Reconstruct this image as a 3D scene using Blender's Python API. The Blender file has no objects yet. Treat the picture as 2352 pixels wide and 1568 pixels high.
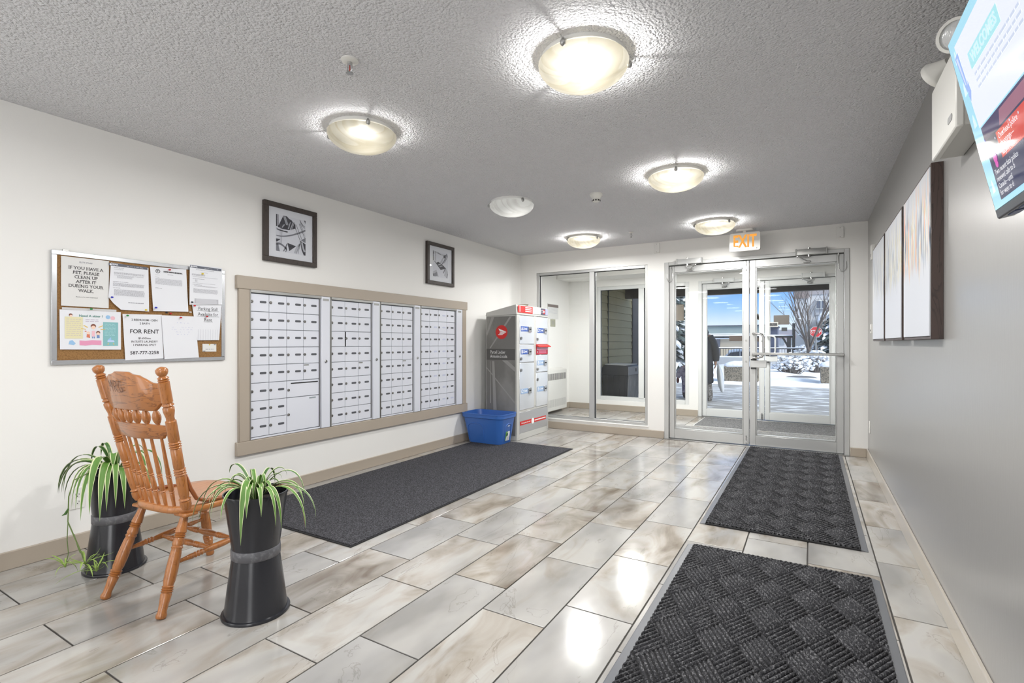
import bpy, bmesh, math, random
from mathutils import Vector, Matrix
from math import sin, cos, pi, radians
S = bpy.context.scene
C = S.collection
# ------------------------------------------------------------------ camera, sky, sun, area lights, exposure
YAW = 0.5334; FOC = 1164.1; EYE = 1.131; CX = 1176.0; CY = 787.9
cam = bpy.data.cameras.new('camera'); camo = bpy.data.objects.new('camera', cam); C.objects.link(camo)
camo.location = (0, 0, EYE); camo.rotation_euler = (pi/2, 0, YAW)
cam.sensor_width = 36; cam.lens = FOC/2352*36; cam.shift_y = (CY-784)/2352; cam.clip_start = .03; cam.clip_end = 500
S.camera = camo
S.view_settings.view_transform = 'Standard'; S.view_settings.look = 'None'
S.view_settings.gamma = 1; S.view_settings.use_curve_mapping = False; S.view_settings.exposure = 0.18
S.cycles.use_denoising = True; S.cycles.max_bounces = 10; S.cycles.transparent_max_bounces = 24
S.cycles.sample_clamp_indirect = 6; S.cycles.caustics_reflective = False; S.cycles.caustics_refractive = False
SKY = 1.1; SUN = 4.2; REAR = 8.0; LAMP = 20.0; GLOW = 1.3; SIDEFILL = 90.0

def srgb(r, g=None, b=None):
    if g is None: r, g, b = r
    f = lambda c: (c/255/12.92) if c/255 <= .04045 else ((c/255+.055)/1.055)**2.4
    return (f(r), f(g), f(b), 1)

w = bpy.data.worlds.new('winter_sky'); S.world = w; w.use_nodes = True
nt = w.node_tree; nt.nodes.clear(); N = nt.nodes.new; L = nt.links.new
tc = N('ShaderNodeTexCoord'); sep = N('ShaderNodeSeparateXYZ'); L(tc.outputs['Generated'], sep.inputs[0])
rmp = N('ShaderNodeValToRGB'); L(sep.outputs['Z'], rmp.inputs[0])
e = rmp.color_ramp.elements; e[0].position = 0.0; e[0].color = srgb(236, 242, 250); e[1].position = 1; e[1].color = srgb(176, 190, 212)
for p_, c_ in ((.03, (222, 234, 250)), (.06, (166, 204, 252)), (.09, (128, 180, 250)), (.14, (118, 172, 246)), (.35, (150, 186, 236))):
    x = e.new(p_); x.color = srgb(c_)
mp = N('ShaderNodeMapping'); mp.inputs['Scale'].default_value = (2.2, 2.2, 7); L(tc.outputs['Generated'], mp.inputs[0])
nz = N('ShaderNodeTexNoise'); nz.inputs['Scale'].default_value = 2.4; nz.inputs['Detail'].default_value = 6; L(mp.outputs[0], nz.inputs['Vector'])
cr = N('ShaderNodeValToRGB'); cr.color_ramp.elements[0].position = .5; cr.color_ramp.elements[1].position = .95; L(nz.outputs['Fac'], cr.inputs[0])
mx = N('ShaderNodeMix'); mx.data_type = 'RGBA'; L(cr.outputs[0], mx.inputs['Factor']); L(rmp.outputs[0], mx.inputs['A']); mx.inputs['B'].default_value = srgb(248, 249, 253)
bg = N('ShaderNodeBackground'); bg.inputs['Strength'].default_value = SKY; L(mx.outputs['Result'], bg.inputs[0])
wo = N('ShaderNodeOutputWorld'); L(bg.outputs[0], wo.inputs[0])
sun = bpy.data.lights.new('sun', 'SUN'); sun.energy = SUN; sun.angle = radians(25); sun.color = (1, .96, .9)
suno = bpy.data.objects.new('sun', sun); C.objects.link(suno); suno.rotation_euler = Vector((-.70, .32, -.52)).to_track_quat('-Z', 'Y').to_euler()

XL, XR, YB, YR, H = -3.4627, .4827, 6.0997, -4.2, 2.3394
# unseen fill discs added behind the camera, continuing the ceiling lamp grid
for ly in (.3, -1.4, -3.1):
    for lx in (-.83, -2.2):
        a = bpy.data.lights.new('rear_fill', 'AREA'); a.shape = 'DISK'; a.size = .42; a.energy = REAR; a.color = (1, .99, .985)
        o = bpy.data.objects.new('rear_fill', a); C.objects.link(o); o.location = (lx, ly, H-.06)

# unseen fill panels added behind the camera to brighten ceiling and walls
for wx_, wp_, d_ in ((XR-.02, SIDEFILL, -1), (XL+.02, SIDEFILL*.5, 1)):
    a = bpy.data.lights.new('side_fill', 'AREA'); a.shape = 'RECTANGLE'; a.size = 3.0; a.size_y = 1.8; a.energy = wp_; a.color = (.98, .99, 1)
    o = bpy.data.objects.new('side_fill', a); C.objects.link(o); o.location = (wx_, -2.4, 1.2); o.rotation_euler = Vector((d_, 0, 0)).to_track_quat('-Z', 'Z').to_euler()

# ------------------------------------------------------------------ helpers
def at(u, v, d):
    r = (u-CX)/FOC*d; z = EYE-(v-CY)/FOC*d
    return Vector((r*cos(YAW)-d*sin(YAW), r*sin(YAW)+d*cos(YAW), z))

def mat(name, col, rough=.5, metal=0., spec=.5, emit=0., bump=None, mottle=None, coat=0., trans=0., grain=None):
    """col in 0..255; bump=(scale,strength,distance[,stretch]); mottle=(scale, rgb2, lo, hi[,stretch])"""
    m = bpy.data.materials.new(name); m.use_nodes = True; t = m.node_tree; b = t.nodes['Principled BSDF']
    b.inputs['Base Color'].default_value = srgb(col); b.inputs['Roughness'].default_value = rough
    b.inputs['Metallic'].default_value = metal; b.inputs['Specular IOR Level'].default_value = spec
    b.inputs['Coat Weight'].default_value = coat; b.inputs['Coat Roughness'].default_value = .08
    if trans: b.inputs['Transmission Weight'].default_value = trans
    if emit: b.inputs['Emission Color'].default_value = srgb(col); b.inputs['Emission Strength'].default_value = emit
    if bump or mottle:
        tc = t.nodes.new('ShaderNodeTexCoord')
    def vec(stretch):
        if not stretch: return tc.outputs['Object']
        mp = t.nodes.new('ShaderNodeMapping'); mp.inputs['Scale'].default_value = stretch
        t.links.new(tc.outputs['Object'], mp.inputs[0]); return mp.outputs[0]
    if mottle:
        nz = t.nodes.new('ShaderNodeTexNoise'); nz.inputs['Scale'].default_value = mottle[0]; nz.inputs['Detail'].default_value = 5
        t.links.new(vec(mottle[4] if len(mottle) > 4 else None), nz.inputs['Vector'])
        r = t.nodes.new('ShaderNodeValToRGB'); r.color_ramp.elements[0].position = mottle[2]; r.color_ramp.elements[1].position = mottle[3]
        r.color_ramp.elements[0].color = srgb(col); r.color_ramp.elements[1].color = srgb(mottle[1])
        t.links.new(nz.outputs['Fac'], r.inputs[0]); t.links.new(r.outputs[0], b.inputs['Base Color'])
    if bump:
        nz = t.nodes.new('ShaderNodeTexNoise'); nz.inputs['Scale'].default_value = bump[0]; nz.inputs['Detail'].default_value = 3
        t.links.new(vec(bump[3] if len(bump) > 3 else None), nz.inputs['Vector'])
        bp = t.nodes.new('ShaderNodeBump'); bp.inputs['Strength'].default_value = bump[1]; bp.inputs['Distance'].default_value = bump[2]
        t.links.new(nz.outputs['Fac'], bp.inputs['Height']); t.links.new(bp.outputs[0], b.inputs['Normal'])
    return m

ROOTM = {}
class MB:
    def __init__(s): s.v = []; s.f = []; s.mi = []; s.cur = 0; s.uv = {}
    def add(s, vs, fs):
        n = len(s.v); s.v += [Vector(v) for v in vs]
        for f in fs: s.f.append([n+i for i in f]); s.mi.append(s.cur)
        return s
    def box(s, x0, x1, y0, y1, z0, z1):
        x0, x1 = sorted((x0, x1)); y0, y1 = sorted((y0, y1)); z0, z1 = sorted((z0, z1))
        return s.add([(x0,y0,z0),(x1,y0,z0),(x1,y1,z0),(x0,y1,z0),(x0,y0,z1),(x1,y0,z1),(x1,y1,z1),(x0,y1,z1)],
                     [(3,2,1,0),(4,5,6,7),(0,1,5,4),(1,2,6,5),(2,3,7,6),(3,0,4,7)])
    def hexa(s, b4, t4):
        return s.add(list(b4)+list(t4), [(3,2,1,0),(4,5,6,7),(0,1,5,4),(1,2,6,5),(2,3,7,6),(3,0,4,7)])
    def prism(s, poly, M, d):
        """poly [(a,b)] counter-clockwise in the local xy plane of M, thick d along local +z"""
        n = len(poly); vs = [M @ Vector((a, b, 0)) for a, b in poly]+[M @ Vector((a, b, d)) for a, b in poly]
        return s.add(vs, [list(range(n))[::-1], list(range(n, 2*n))]+[(i, (i+1) % n, n+(i+1) % n, n+i) for i in range(n)])
    def flat(s, poly, M):
        return s.add([M @ Vector((a, b, 0)) for a, b in poly], [list(range(len(poly)))])
    def rings(s, rings, caps=True, closed=True):
        n = len(rings[0]); base = len(s.v); vs = [p for r in rings for p in r]; fs = []
        for i in range(len(rings)-1):
            for j in range(n if closed else n-1):
                k = (j+1) % n; fs.append((i*n+j, i*n+k, (i+1)*n+k, (i+1)*n+j))
        if caps: fs.append(list(range(n))[::-1]); fs.append([(len(rings)-1)*n+j for j in range(n)])
        return s.add(vs, fs)
    def lathe(s, p0, p1, prof, n=16, caps=True):
        """prof [(t along p0-p1, radius)]"""
        p0, p1 = Vector(p0), Vector(p1); d = p1-p0; q = d.to_track_quat('Z', 'X').to_matrix()
        ux, uy = q @ Vector((1,0,0)), q @ Vector((0,1,0))
        return s.rings([[p0+d*t+(ux*cos(2*pi*j/n)+uy*sin(2*pi*j/n))*max(r, 1e-4) for j in range(n)] for t, r in prof], caps)
    def cyl(s, p0, p1, r0, r1=None, n=14): return s.lathe(p0, p1, [(0, r0), (1, r0 if r1 is None else r1)], n)
    def tube(s, pts, r, n=8):
        pts = [Vector(p) for p in pts]; rs = r if isinstance(r, (list, tuple)) else [r]*len(pts)
        up = None; R = []
        for i, p in enumerate(pts):
            t = (pts[min(i+1, len(pts)-1)]-pts[max(i-1, 0)]).normalized()
            if up is None: up = t.orthogonal().normalized()
            up = (up-t*up.dot(t)).normalized(); sd = t.cross(up)
            R.append([p+(up*cos(2*pi*j/n)+sd*sin(2*pi*j/n))*rs[i] for j in range(n)])
        return s.rings(R)
    def ball(s, c, r, n=10, m=7, sc=(1,1,1)):
        c = Vector(c); R = []
        for i in range(m+1):
            a = pi*i/m; rr = max(sin(a), .02)
            R.append([c+Vector((r*sc[0]*rr*cos(2*pi*j/n), r*sc[1]*rr*sin(2*pi*j/n), -r*sc[2]*cos(a))) for j in range(n)])
        return s.rings(R)
    def mesh(s, name, inv=None, bevel=0., seg=1, smooth=40):
        me = bpy.data.meshes.new(name)
        me.from_pydata([tuple(inv @ v) if inv else tuple(v) for v in s.v], [], s.f)
        if any(s.mi): me.polygons.foreach_set('material_index', s.mi)
        if bevel:
            bm = bmesh.new(); bm.from_mesh(me)
            ed = [x for x in bm.edges if len(x.link_faces) == 2 and x.calc_face_angle(0) > .5]
            bmesh.ops.bevel(bm, geom=ed, offset=bevel, segments=seg, profile=.7, affect='EDGES', clamp_overlap=True)
            bm.to_mesh(me); bm.free()
        if smooth:
            me.polygons.foreach_set('use_smooth', [True]*len(me.polygons)); me.set_sharp_from_angle(angle=radians(smooth))
        me.update(); return me
    def build(s, name, m, parent=None, local=False, **k):
        inv = ROOTM[parent.name].inverted() if parent and not local else None
        me = s.mesh(name, inv, **k)
        for x in (m if isinstance(m, (list, tuple)) else [m]): me.materials.append(x)
        o = bpy.data.objects.new(name, me); C.objects.link(o)
        if parent: o.parent = parent; ROOTM[o.name] = ROOTM[parent.name]
        else: ROOTM[o.name] = Matrix.Identity(4)
        return o
def tag(o, label=None, cat=None, group=None, kind=None):
    if label: o['label'] = label
    if cat: o['category'] = cat
    if group: o['group'] = group
    if kind: o['kind'] = kind
    return o
def thing(name, label, cat, loc=(0,0,0), rz=0., group=None):
    o = bpy.data.objects.new(name, None); C.objects.link(o); o.location = loc; o.rotation_euler = (0, 0, rz); o.empty_display_size = .1
    ROOTM[o.name] = Matrix.Translation(Vector(loc)) @ Matrix.Rotation(rz, 4, 'Z')
    return tag(o, label, cat, group)
def inst(name, me, parent, loc, rz=0.):
    """another piece that shares mesh data; loc in the parent's own space"""
    o = bpy.data.objects.new(name, me); C.objects.link(o); o.location = loc
    if rz: o.rotation_euler = (0, 0, rz)
    if parent: o.parent = parent
    return o
def struct(o): o['kind'] = 'structure'; return o
def basis(o, right, up):
    r, u = Vector(right).normalized(), Vector(up).normalized(); n = r.cross(u)
    return Matrix(((r.x,u.x,n.x,o[0]),(r.y,u.y,n.y,o[1]),(r.z,u.z,n.z,o[2]),(0,0,0,1)))
def rrect(x0, x1, y0, y1, r, n=4):
    P = []
    for cx, cy, a0 in ((x1-r,y0+r,-pi/2),(x1-r,y1-r,0),(x0+r,y1-r,pi/2),(x0+r,y0+r,pi)):
        for i in range(n+1): a = a0+pi/2*i/n; P.append((cx+r*cos(a), cy+r*sin(a)))
    return P
def disc(cx, cy, r, n=24): return [(cx+r*cos(2*pi*i/n), cy+r*sin(2*pi*i/n)) for i in range(n)]
_tc = {}
def text_geo(s, size, align='CENTER', bold=0., sx=1.):
    key = (s, size, align, bold, sx)
    if key in _tc: return _tc[key]
    cu = bpy.data.curves.new('lettering', 'FONT'); cu.body = s; cu.size = size; cu.align_x = align; cu.align_y = 'CENTER'; cu.offset = bold; cu.resolution_u = 2
    o = bpy.data.objects.new('lettering', cu); C.objects.link(o); bpy.context.view_layer.update()
    me = bpy.data.meshes.new_from_object(o.evaluated_get(bpy.context.evaluated_depsgraph_get()))
    r = ([(v.co.x*sx, v.co.y) for v in me.vertices], [list(p.vertices) for p in me.polygons])
    bpy.data.objects.remove(o); bpy.data.curves.remove(cu); bpy.data.meshes.remove(me); _tc[key] = r
    return r
def text(mb, s, size, M, x=0., y=0., align='CENTER', bold=0., sx=1., warp=None, serif=False):
    vs, fs = text_geo(s, size, align, bold, sx)
    if serif:
        ys = sorted(b for a, b in vs); med = {}
        for b in ys: med[round(b, 5)] = med.get(round(b, 5), 0)+1
        lo = max((k for k in med if k < 0), key=lambda k: med[k]); hi = max((k for k in med if k > 0), key=lambda k: med[k])
        for lev, sg in ((lo, 1), (hi, -1)):
            ed = sorted({(min(vs[f[i]][0], vs[f[i-1]][0]), max(vs[f[i]][0], vs[f[i-1]][0])) for f in fs for i in range(len(f)) if abs(vs[f[i]][1]-lev) < 2e-4*size/.02 and abs(vs[f[i-1]][1]-lev) < 2e-4*size/.02})
            for a, b in ed:
                if b-a < .08*size: continue
                e = .085*size*sx; t_ = .055*size*sg
                mb.add([M @ Vector((q+x, r+y, warp(q+x, r+y) if warp else 0)) for q, r in ((a-e, lev), (b+e, lev), (b+e, lev+t_), (a-e, lev+t_))], [(0, 1, 2, 3) if sg > 0 else (3, 2, 1, 0)])
    mb.add([M @ Vector((a+x, b+y, warp(a+x, b+y) if warp else 0)) for a, b in vs], fs)
def words(mb, M, x0, x1, y, h, rng, warp=None, gap=.004, wl=(.006, .02)):
    """a line of print too small to read: word-long bars"""
    x = x0
    while x < x1-.004:
        w_ = min(rng.uniform(*wl), x1-x)
        mb.add([M @ Vector((a, b, warp(a, b) if warp else 0)) for a, b in ((x,y),(x+w_,y),(x+w_,y+h),(x,y+h))], [(0,1,2,3)])
        x += w_+gap
# ------------------------------------------------------------------ materials
def tile_mat():
    m = bpy.data.materials.new('glazed_stone_tile'); m.use_nodes = True; t = m.node_tree; N = t.nodes.new; L = t.links.new; b = t.nodes['Principled BSDF']
    tc = N('ShaderNodeTexCoord'); oi = N('ShaderNodeObjectInfo')
    off = N('ShaderNodeVectorMath'); off.operation = 'SCALE'; off.inputs[0].default_value = (37, 53, 11); L(oi.outputs['Random'], off.inputs['Scale'])
    ad = N('ShaderNodeVectorMath'); L(tc.outputs['Object'], ad.inputs[0]); L(off.outputs[0], ad.inputs[1])
    mp = N('ShaderNodeMapping'); mp.inputs['Scale'].default_value = (3.5, 1.5, 1); mp.inputs['Rotation'].default_value = (0, 0, .35); L(ad.outputs[0], mp.inputs[0])
    n1 = N('ShaderNodeTexNoise'); n1.inputs['Scale'].default_value = 1.5; n1.inputs['Detail'].default_value = 7; n1.inputs['Distortion'].default_value = 1.3; L(mp.outputs[0], n1.inputs['Vector'])
    r1 = N('ShaderNodeValToRGB'); br = N('ShaderNodeMath'); br.operation = 'MULTIPLY_ADD'; br.inputs[1].default_value = .34; L(oi.outputs['Random'], br.inputs[0]); L(n1.outputs['Fac'], br.inputs[2]); b2 = N('ShaderNodeMath'); b2.operation = 'SUBTRACT'; b2.inputs[1].default_value = .13; L(br.outputs[0], b2.inputs[0]); L(b2.outputs[0], r1.inputs[0]); e = r1.color_ramp.elements
    e[0].position = .25; e[0].color = srgb(224, 222, 219); e[1].position = .92; e[1].color = srgb(150, 135, 118)
    for p_, c_ in ((.53, (227, 224, 218)), (.65, (216, 209, 199)), (.745, (198, 189, 176))): x = e.new(p_); x.color = srgb(c_)
    n2 = N('ShaderNodeTexNoise'); n2.inputs['Scale'].default_value = 1.1; n2.inputs['Detail'].default_value = 3; L(mp.outputs[0], n2.inputs['Vector'])
    r2 = N('ShaderNodeValToRGB'); L(n2.outputs['Fac'], r2.inputs[0]); r2.color_ramp.elements[0].position = .42; r2.color_ramp.elements[1].position = .66
    r2.color_ramp.elements[0].color = (1, 1, 1, 1); r2.color_ramp.elements[1].color = srgb(205, 205, 206)
    mu = N('ShaderNodeMix'); mu.data_type = 'RGBA'; mu.blend_type = 'MULTIPLY'; mu.inputs['Factor'].default_value = .85; L(r1.outputs[0], mu.inputs['A']); L(r2.outputs[0], mu.inputs['B'])
    # thin dark veins
    n3 = N('ShaderNodeTexNoise'); n3.inputs['Scale'].default_value = 1.0; n3.inputs['Detail'].default_value = 9; n3.inputs['Distortion'].default_value = 2.2; L(mp.outputs[0], n3.inputs['Vector'])
    r3 = N('ShaderNodeValToRGB'); L(n3.outputs['Fac'], r3.inputs[0]); e = r3.color_ramp.elements
    e[0].position = .593; e[0].color = (1, 1, 1, 1); e[1].position = .607; e[1].color = (1, 1, 1, 1); x = e.new(.6); x.color = srgb(150, 140, 130)
    m2 = N('ShaderNodeMix'); m2.data_type = 'RGBA'; m2.blend_type = 'MULTIPLY'; m2.inputs['Factor'].default_value = .4; L(mu.outputs['Result'], m2.inputs['A']); L(r3.outputs[0], m2.inputs['B'])
    # tile to tile tone
    tv = N('ShaderNodeMapRange'); tv.inputs['To Min'].default_value = .5; tv.inputs['To Max'].default_value = .6; L(oi.outputs['Random'], tv.inputs['Value'])
    m3 = N('ShaderNodeVectorMath'); m3.operation = 'SCALE'; L(m2.outputs['Result'], m3.inputs[0]); L(tv.outputs[0], m3.inputs['Scale'])
    L(m3.outputs[0], b.inputs['Base Color']); b.inputs['Roughness'].default_value = .16; b.inputs['Specular IOR Level'].default_value = .5
    n4 = N('ShaderNodeTexNoise'); n4.inputs['Scale'].default_value = 14; n4.inputs['Detail'].default_value = 2; L(tc.outputs['Object'], n4.inputs['Vector'])
    bp = N('ShaderNodeBump'); bp.inputs['Strength'].default_value = .12; bp.inputs['Distance'].default_value = .002; L(n4.outputs['Fac'], bp.inputs['Height']); L(bp.outputs[0], b.inputs['Normal'])
    mr = N('ShaderNodeMapRange'); mr.inputs['To Min'].default_value = .09; mr.inputs['To Max'].default_value = .2; L(n4.outputs['Fac'], mr.inputs['Value']); L(mr.outputs[0], b.inputs['Roughness'])
    return m
def ceiling_mat():
    m = mat('stippled_ceiling_plaster', (245, 245, 248), .9, spec=.2); t = m.node_tree; N = t.nodes.new; L = t.links.new; b = t.nodes['Principled BSDF']
    tc = N('ShaderNodeTexCoord')
    n0 = N('ShaderNodeTexNoise'); n0.inputs['Scale'].default_value = 55; n0.inputs['Detail'].default_value = 2; L(tc.outputs['Object'], n0.inputs['Vector'])
    mxv = N('ShaderNodeMix'); mxv.data_type = 'RGBA'; mxv.blend_type = 'ADD'; mxv.inputs['Factor'].default_value = .006; L(tc.outputs['Object'], mxv.inputs['A']); L(n0.outputs['Color'], mxv.inputs['B'])
    v = N('ShaderNodeTexVoronoi'); v.feature = 'SMOOTH_F1'; v.inputs['Scale'].default_value = 88; v.inputs['Smoothness'].default_value = .2; L(mxv.outputs['Result'], v.inputs['Vector'])
    n1 = N('ShaderNodeTexNoise'); n1.inputs['Scale'].default_value = 190; n1.inputs['Detail'].default_value = 3; L(tc.outputs['Object'], n1.inputs['Vector'])
    mth = N('ShaderNodeMath'); mth.operation = 'MULTIPLY_ADD'; mth.inputs[1].default_value = -1.1; L(v.outputs['Distance'], mth.inputs[0]); L(n1.outputs['Fac'], mth.inputs[2])
    bp = N('ShaderNodeBump'); bp.inputs['Strength'].default_value = 1; bp.inputs['Distance'].default_value = .012; L(mth.outputs[0], bp.inputs['Height']); L(bp.outputs[0], b.inputs['Normal'])
    return m
def wood_mat(name, c1, c2, scale, stretch, rough=.35, coat=.3, bands=7, dist=.8):
    m = mat(name, c1, rough, coat=coat); t = m.node_tree; N = t.nodes.new; L = t.links.new; b = t.nodes['Principled BSDF']
    tc = N('ShaderNodeTexCoord'); mp = N('ShaderNodeMapping'); mp.inputs['Scale'].default_value = stretch; L(tc.outputs['Object'], mp.inputs[0])
    n1 = N('ShaderNodeTexNoise'); n1.inputs['Scale'].default_value = scale; n1.inputs['Detail'].default_value = 4; n1.inputs['Distortion'].default_value = dist; L(mp.outputs[0], n1.inputs['Vector'])
    wv = N('ShaderNodeMath'); wv.operation = 'MULTIPLY'; wv.inputs[1].default_value = bands; L(n1.outputs['Fac'], wv.inputs[0])
    fr = N('ShaderNodeMath'); fr.operation = 'FRACT'; L(wv.outputs[0], fr.inputs[0])
    r = N('ShaderNodeValToRGB'); L(fr.outputs[0], r.inputs[0]); e = r.color_ramp.elements
    e[0].position = 0; e[0].color = srgb(c2); e[1].position = 1; e[1].color = srgb(c1); x = e.new(.25); x.color = srgb(c1)
    L(r.outputs[0], b.inputs['Base Color']); return m
def glass_mat(name, tint=(.97, .98, .98), refl=1.0):
    m = bpy.data.materials.new(name); m.use_nodes = True; t = m.node_tree; t.nodes.clear(); N = t.nodes.new; L = t.links.new
    tr = N('ShaderNodeBsdfTransparent'); tr.inputs[0].default_value = (*tint, 1); gl = N('ShaderNodeBsdfGlossy'); gl.inputs['Roughness'].default_value = .02
    fr = N('ShaderNodeFresnel'); ge = N('ShaderNodeNewGeometry'); mi = N('ShaderNodeMath'); mi.operation = 'MULTIPLY_ADD'; mi.inputs[1].default_value = 1/1.45-1.45; mi.inputs[2].default_value = 1.45; L(ge.outputs['Backfacing'], mi.inputs[0]); L(mi.outputs[0], fr.inputs['IOR']); ml = N('ShaderNodeMath'); ml.operation = 'MULTIPLY'; ml.inputs[1].default_value = refl; L(fr.outputs[0], ml.inputs[0])
    mx = N('ShaderNodeMixShader'); L(ml.outputs[0], mx.inputs[0]); L(tr.outputs[0], mx.inputs[1]); L(gl.outputs[0], mx.inputs[2])
    o = N('ShaderNodeOutputMaterial'); L(mx.outputs[0], o.inputs[0]); return m
TILE = tile_mat(); CEIL = ceiling_mat()
GROUT = mat('dark_grout', (88, 84, 80), .9)
WALLM = mat('warm_white_wall_paint', (235, 234, 231), .55, spec=.35, bump=(140, .12, .002))
GREYW = mat('grey_eggshell_wall_paint', (150, 149, 147), .28, spec=.9, bump=(60, .12, .003, (1, 1, .25)))
BEIGEG = mat('greige_gloss_lit', (184, 176, 164), .18, spec=.9)  # same trim paint, paler and glossier to imitate its bright grazing reflection
BEIGE = mat('greige_trim_paint', (172, 161, 147), .4)
ALU = mat('satin_aluminium', (196, 197, 196), .38, metal=.55, bump=(30, .05, .001, (1, 1, 8)))
ALUW = mat('white_painted_aluminium', (220, 221, 220), .4)
CHROME = mat('polished_steel', (205, 205, 205), .18, metal=1)
STEEL = mat('brushed_steel', (170, 170, 168), .32, metal=.9)
GROUT.node_tree.nodes['Principled BSDF'].inputs['Base Color'].default_value = srgb(66, 63, 60)
DARK = mat('dark_gap', (28, 28, 30), .7)
RUB = mat('dark_weatherstrip', (40, 40, 42), .6)
WHITE = mat('white_plastic', (226, 225, 220), .4)
GLASS = glass_mat('clear_window_glass', refl=.4)
PGLASS = glass_mat('picture_glass', (1, 1, 1), 1.0)
INK = mat('black_ink', (42, 42, 46), .6); INKG = mat('grey_ink', (150, 150, 158), .7); INKL = mat('faint_grey_ink', (188, 190, 200), .7)
PAPER = mat('white_paper', (226, 228, 233), .75); PAPERW = mat('creamy_paper', (222, 222, 220), .75)
SNOW = mat('snow', (246, 248, 252), .8, bump=(9, .5, .05))
# ------------------------------------------------------------------ the room
Y2 = 8.2; XV = -3.68            # far wall and left wall of the vestibule
flo = struct(MB().box(XV-.1, XR+.1, YR, Y2+.15, -.12, -.004).build('floor', GROUT))
XS = [XL, -3.258, -2.955, -2.662, -2.377, -2.099, -1.803, -1.505, -1.209, -.913, -.618, -.32, -.017, .2905, XR]
JY = [1.817, 1.415, 1.196, 1.406, 1.80, 1.40, 1.80, 1.39, 1.80, 2.003, 2.407, 2.02, 2.41, 2.007]
TL = .6075; rng = random.Random(5)
_tm = {}
def tile_mesh(wd, ln):
    k = (round(wd, 3), round(ln, 3))
    if k not in _tm:
        _tm[k] = MB().box(-wd/2, wd/2, -ln/2, ln/2, -.01, 0).mesh('tile', bevel=.0009, smooth=0); _tm[k].materials.append(TILE)
    return _tm[k]
def lay(xa, xb, j0, ya, yb, g=.0065):
    y = j0-TL*math.ceil((j0-ya)/TL)
    while y < yb-.02:
        a, b = max(y, ya), min(y+TL, yb)
        if b-a > .03:
            o = inst('tile', tile_mesh(xb-xa-g, b-a-g), flo, ((xa+xb)/2, (a+b)/2, 0))
        y += TL
for i in range(14): lay(XS[i], XS[i+1], JY[i], .45, YB)
VX = [XV]+XS[1:]
for i in range(14): lay(VX[i], VX[i+1], JY[i]+.1, YB+.16, Y2)
tiles_back = MB()
for i in range(14): tiles_back.box(XS[i]+.002, XS[i+1]-.002, YR, .446, -.01, 0)
tiles_back.build('tile', TILE, flo)
struct(MB().box(XL-.1, XR+.1, YR-.1, YB+.16, H, H+.12).build('ceiling', CEIL))
struct(MB().box(XL-.14, XL, YR-.1, YB+.16, -.1, H).build('wall_left', WALLM))
struct(MB().box(XR, XR+.14, YR-.1, Y2+.15, -.1, H).build('wall_right', GREYW))
struct(MB().box(XL-.14, XR+.14, YR-.14, YR, -.1, H).build('wall_rear', WALLM))
WX0, WX1, WZ0, WZ1 = -3.215, -1.70, .13, 2.08
DX0, DX1, DZ = -1.50, .33, 2.085
wb = MB()
wb.box(XV-.1, WX0, YB, YB+.15, -.1, H).box(WX0, WX1, YB, YB+.15, -.1, WZ0).box(WX0, WX1, YB, YB+.15, WZ1, H).box(WX1, DX0, YB, YB+.15, -.1, H)
wb.box(DX0, DX1, YB, YB+.15, DZ, H).box(DX1, XR, YB, YB+.15, -.1, H)
struct(wb.build('wall_back', WALLM))
# baseboards
bb = lambda n, *b: struct(MB().box(*b).build(n, BEIGEG if n == 'baseboard_right' else BEIGE, bevel=.003))
bb('baseboard_left', XL, XL+.016, YR, YB, 0, .09)
bb('baseboard_right', XR-.016, XR, YR, YB, 0, .09)
bb('baseboard_back', XL+.016, DX0-.005, YB-.016, YB, 0, .088)
bb('baseboard_back_right', DX1+.005, XR-.016, YB-.016, YB, 0, .088)
# vestibule shell
VW = mat('vestibule_white_paint', (240, 239, 236), .55, spec=.35)
struct(MB().box(XV-.1, XR+.1, YB+.15, Y2+.12, H, H+.1).build('ceiling_vestibule', VW))
struct(MB().box(XV-.14, XV, YB+.15, Y2+.12, -.1, H).build('wall_vestibule_left', VW))
FX0, FX1, FZ0, FZ1 = -3.16, -1.64, .17, 2.09
OX0, OX1, OZ = -1.50, .33, 2.085
vb = MB()
vb.box(XV, FX0, Y2, Y2+.15, -.1, H).box(FX0, FX1, Y2, Y2+.15, -.1, FZ0).box(FX0, FX1, Y2, Y2+.15, FZ1, H).box(FX1, OX0, Y2, Y2+.15, -.1, H)
vb.box(OX0, OX1, Y2, Y2+.15, OZ, H).box(OX1, XR, Y2, Y2+.15, -.1, H)
struct(vb.build('wall_vestibule_front', VW))
struct(MB().box(XV, XR, Y2-.5, Y2, 2.2, H).build('ceiling_bulkhead', VW, bevel=.004))
bb('baseboard_vestibule', XV, OX0-.01, Y2-.016, Y2, 0, .1)
bb('baseboard_vestibule_left', XV, XV+.016, YB+.15, Y2-.02, 0, .1)

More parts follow.
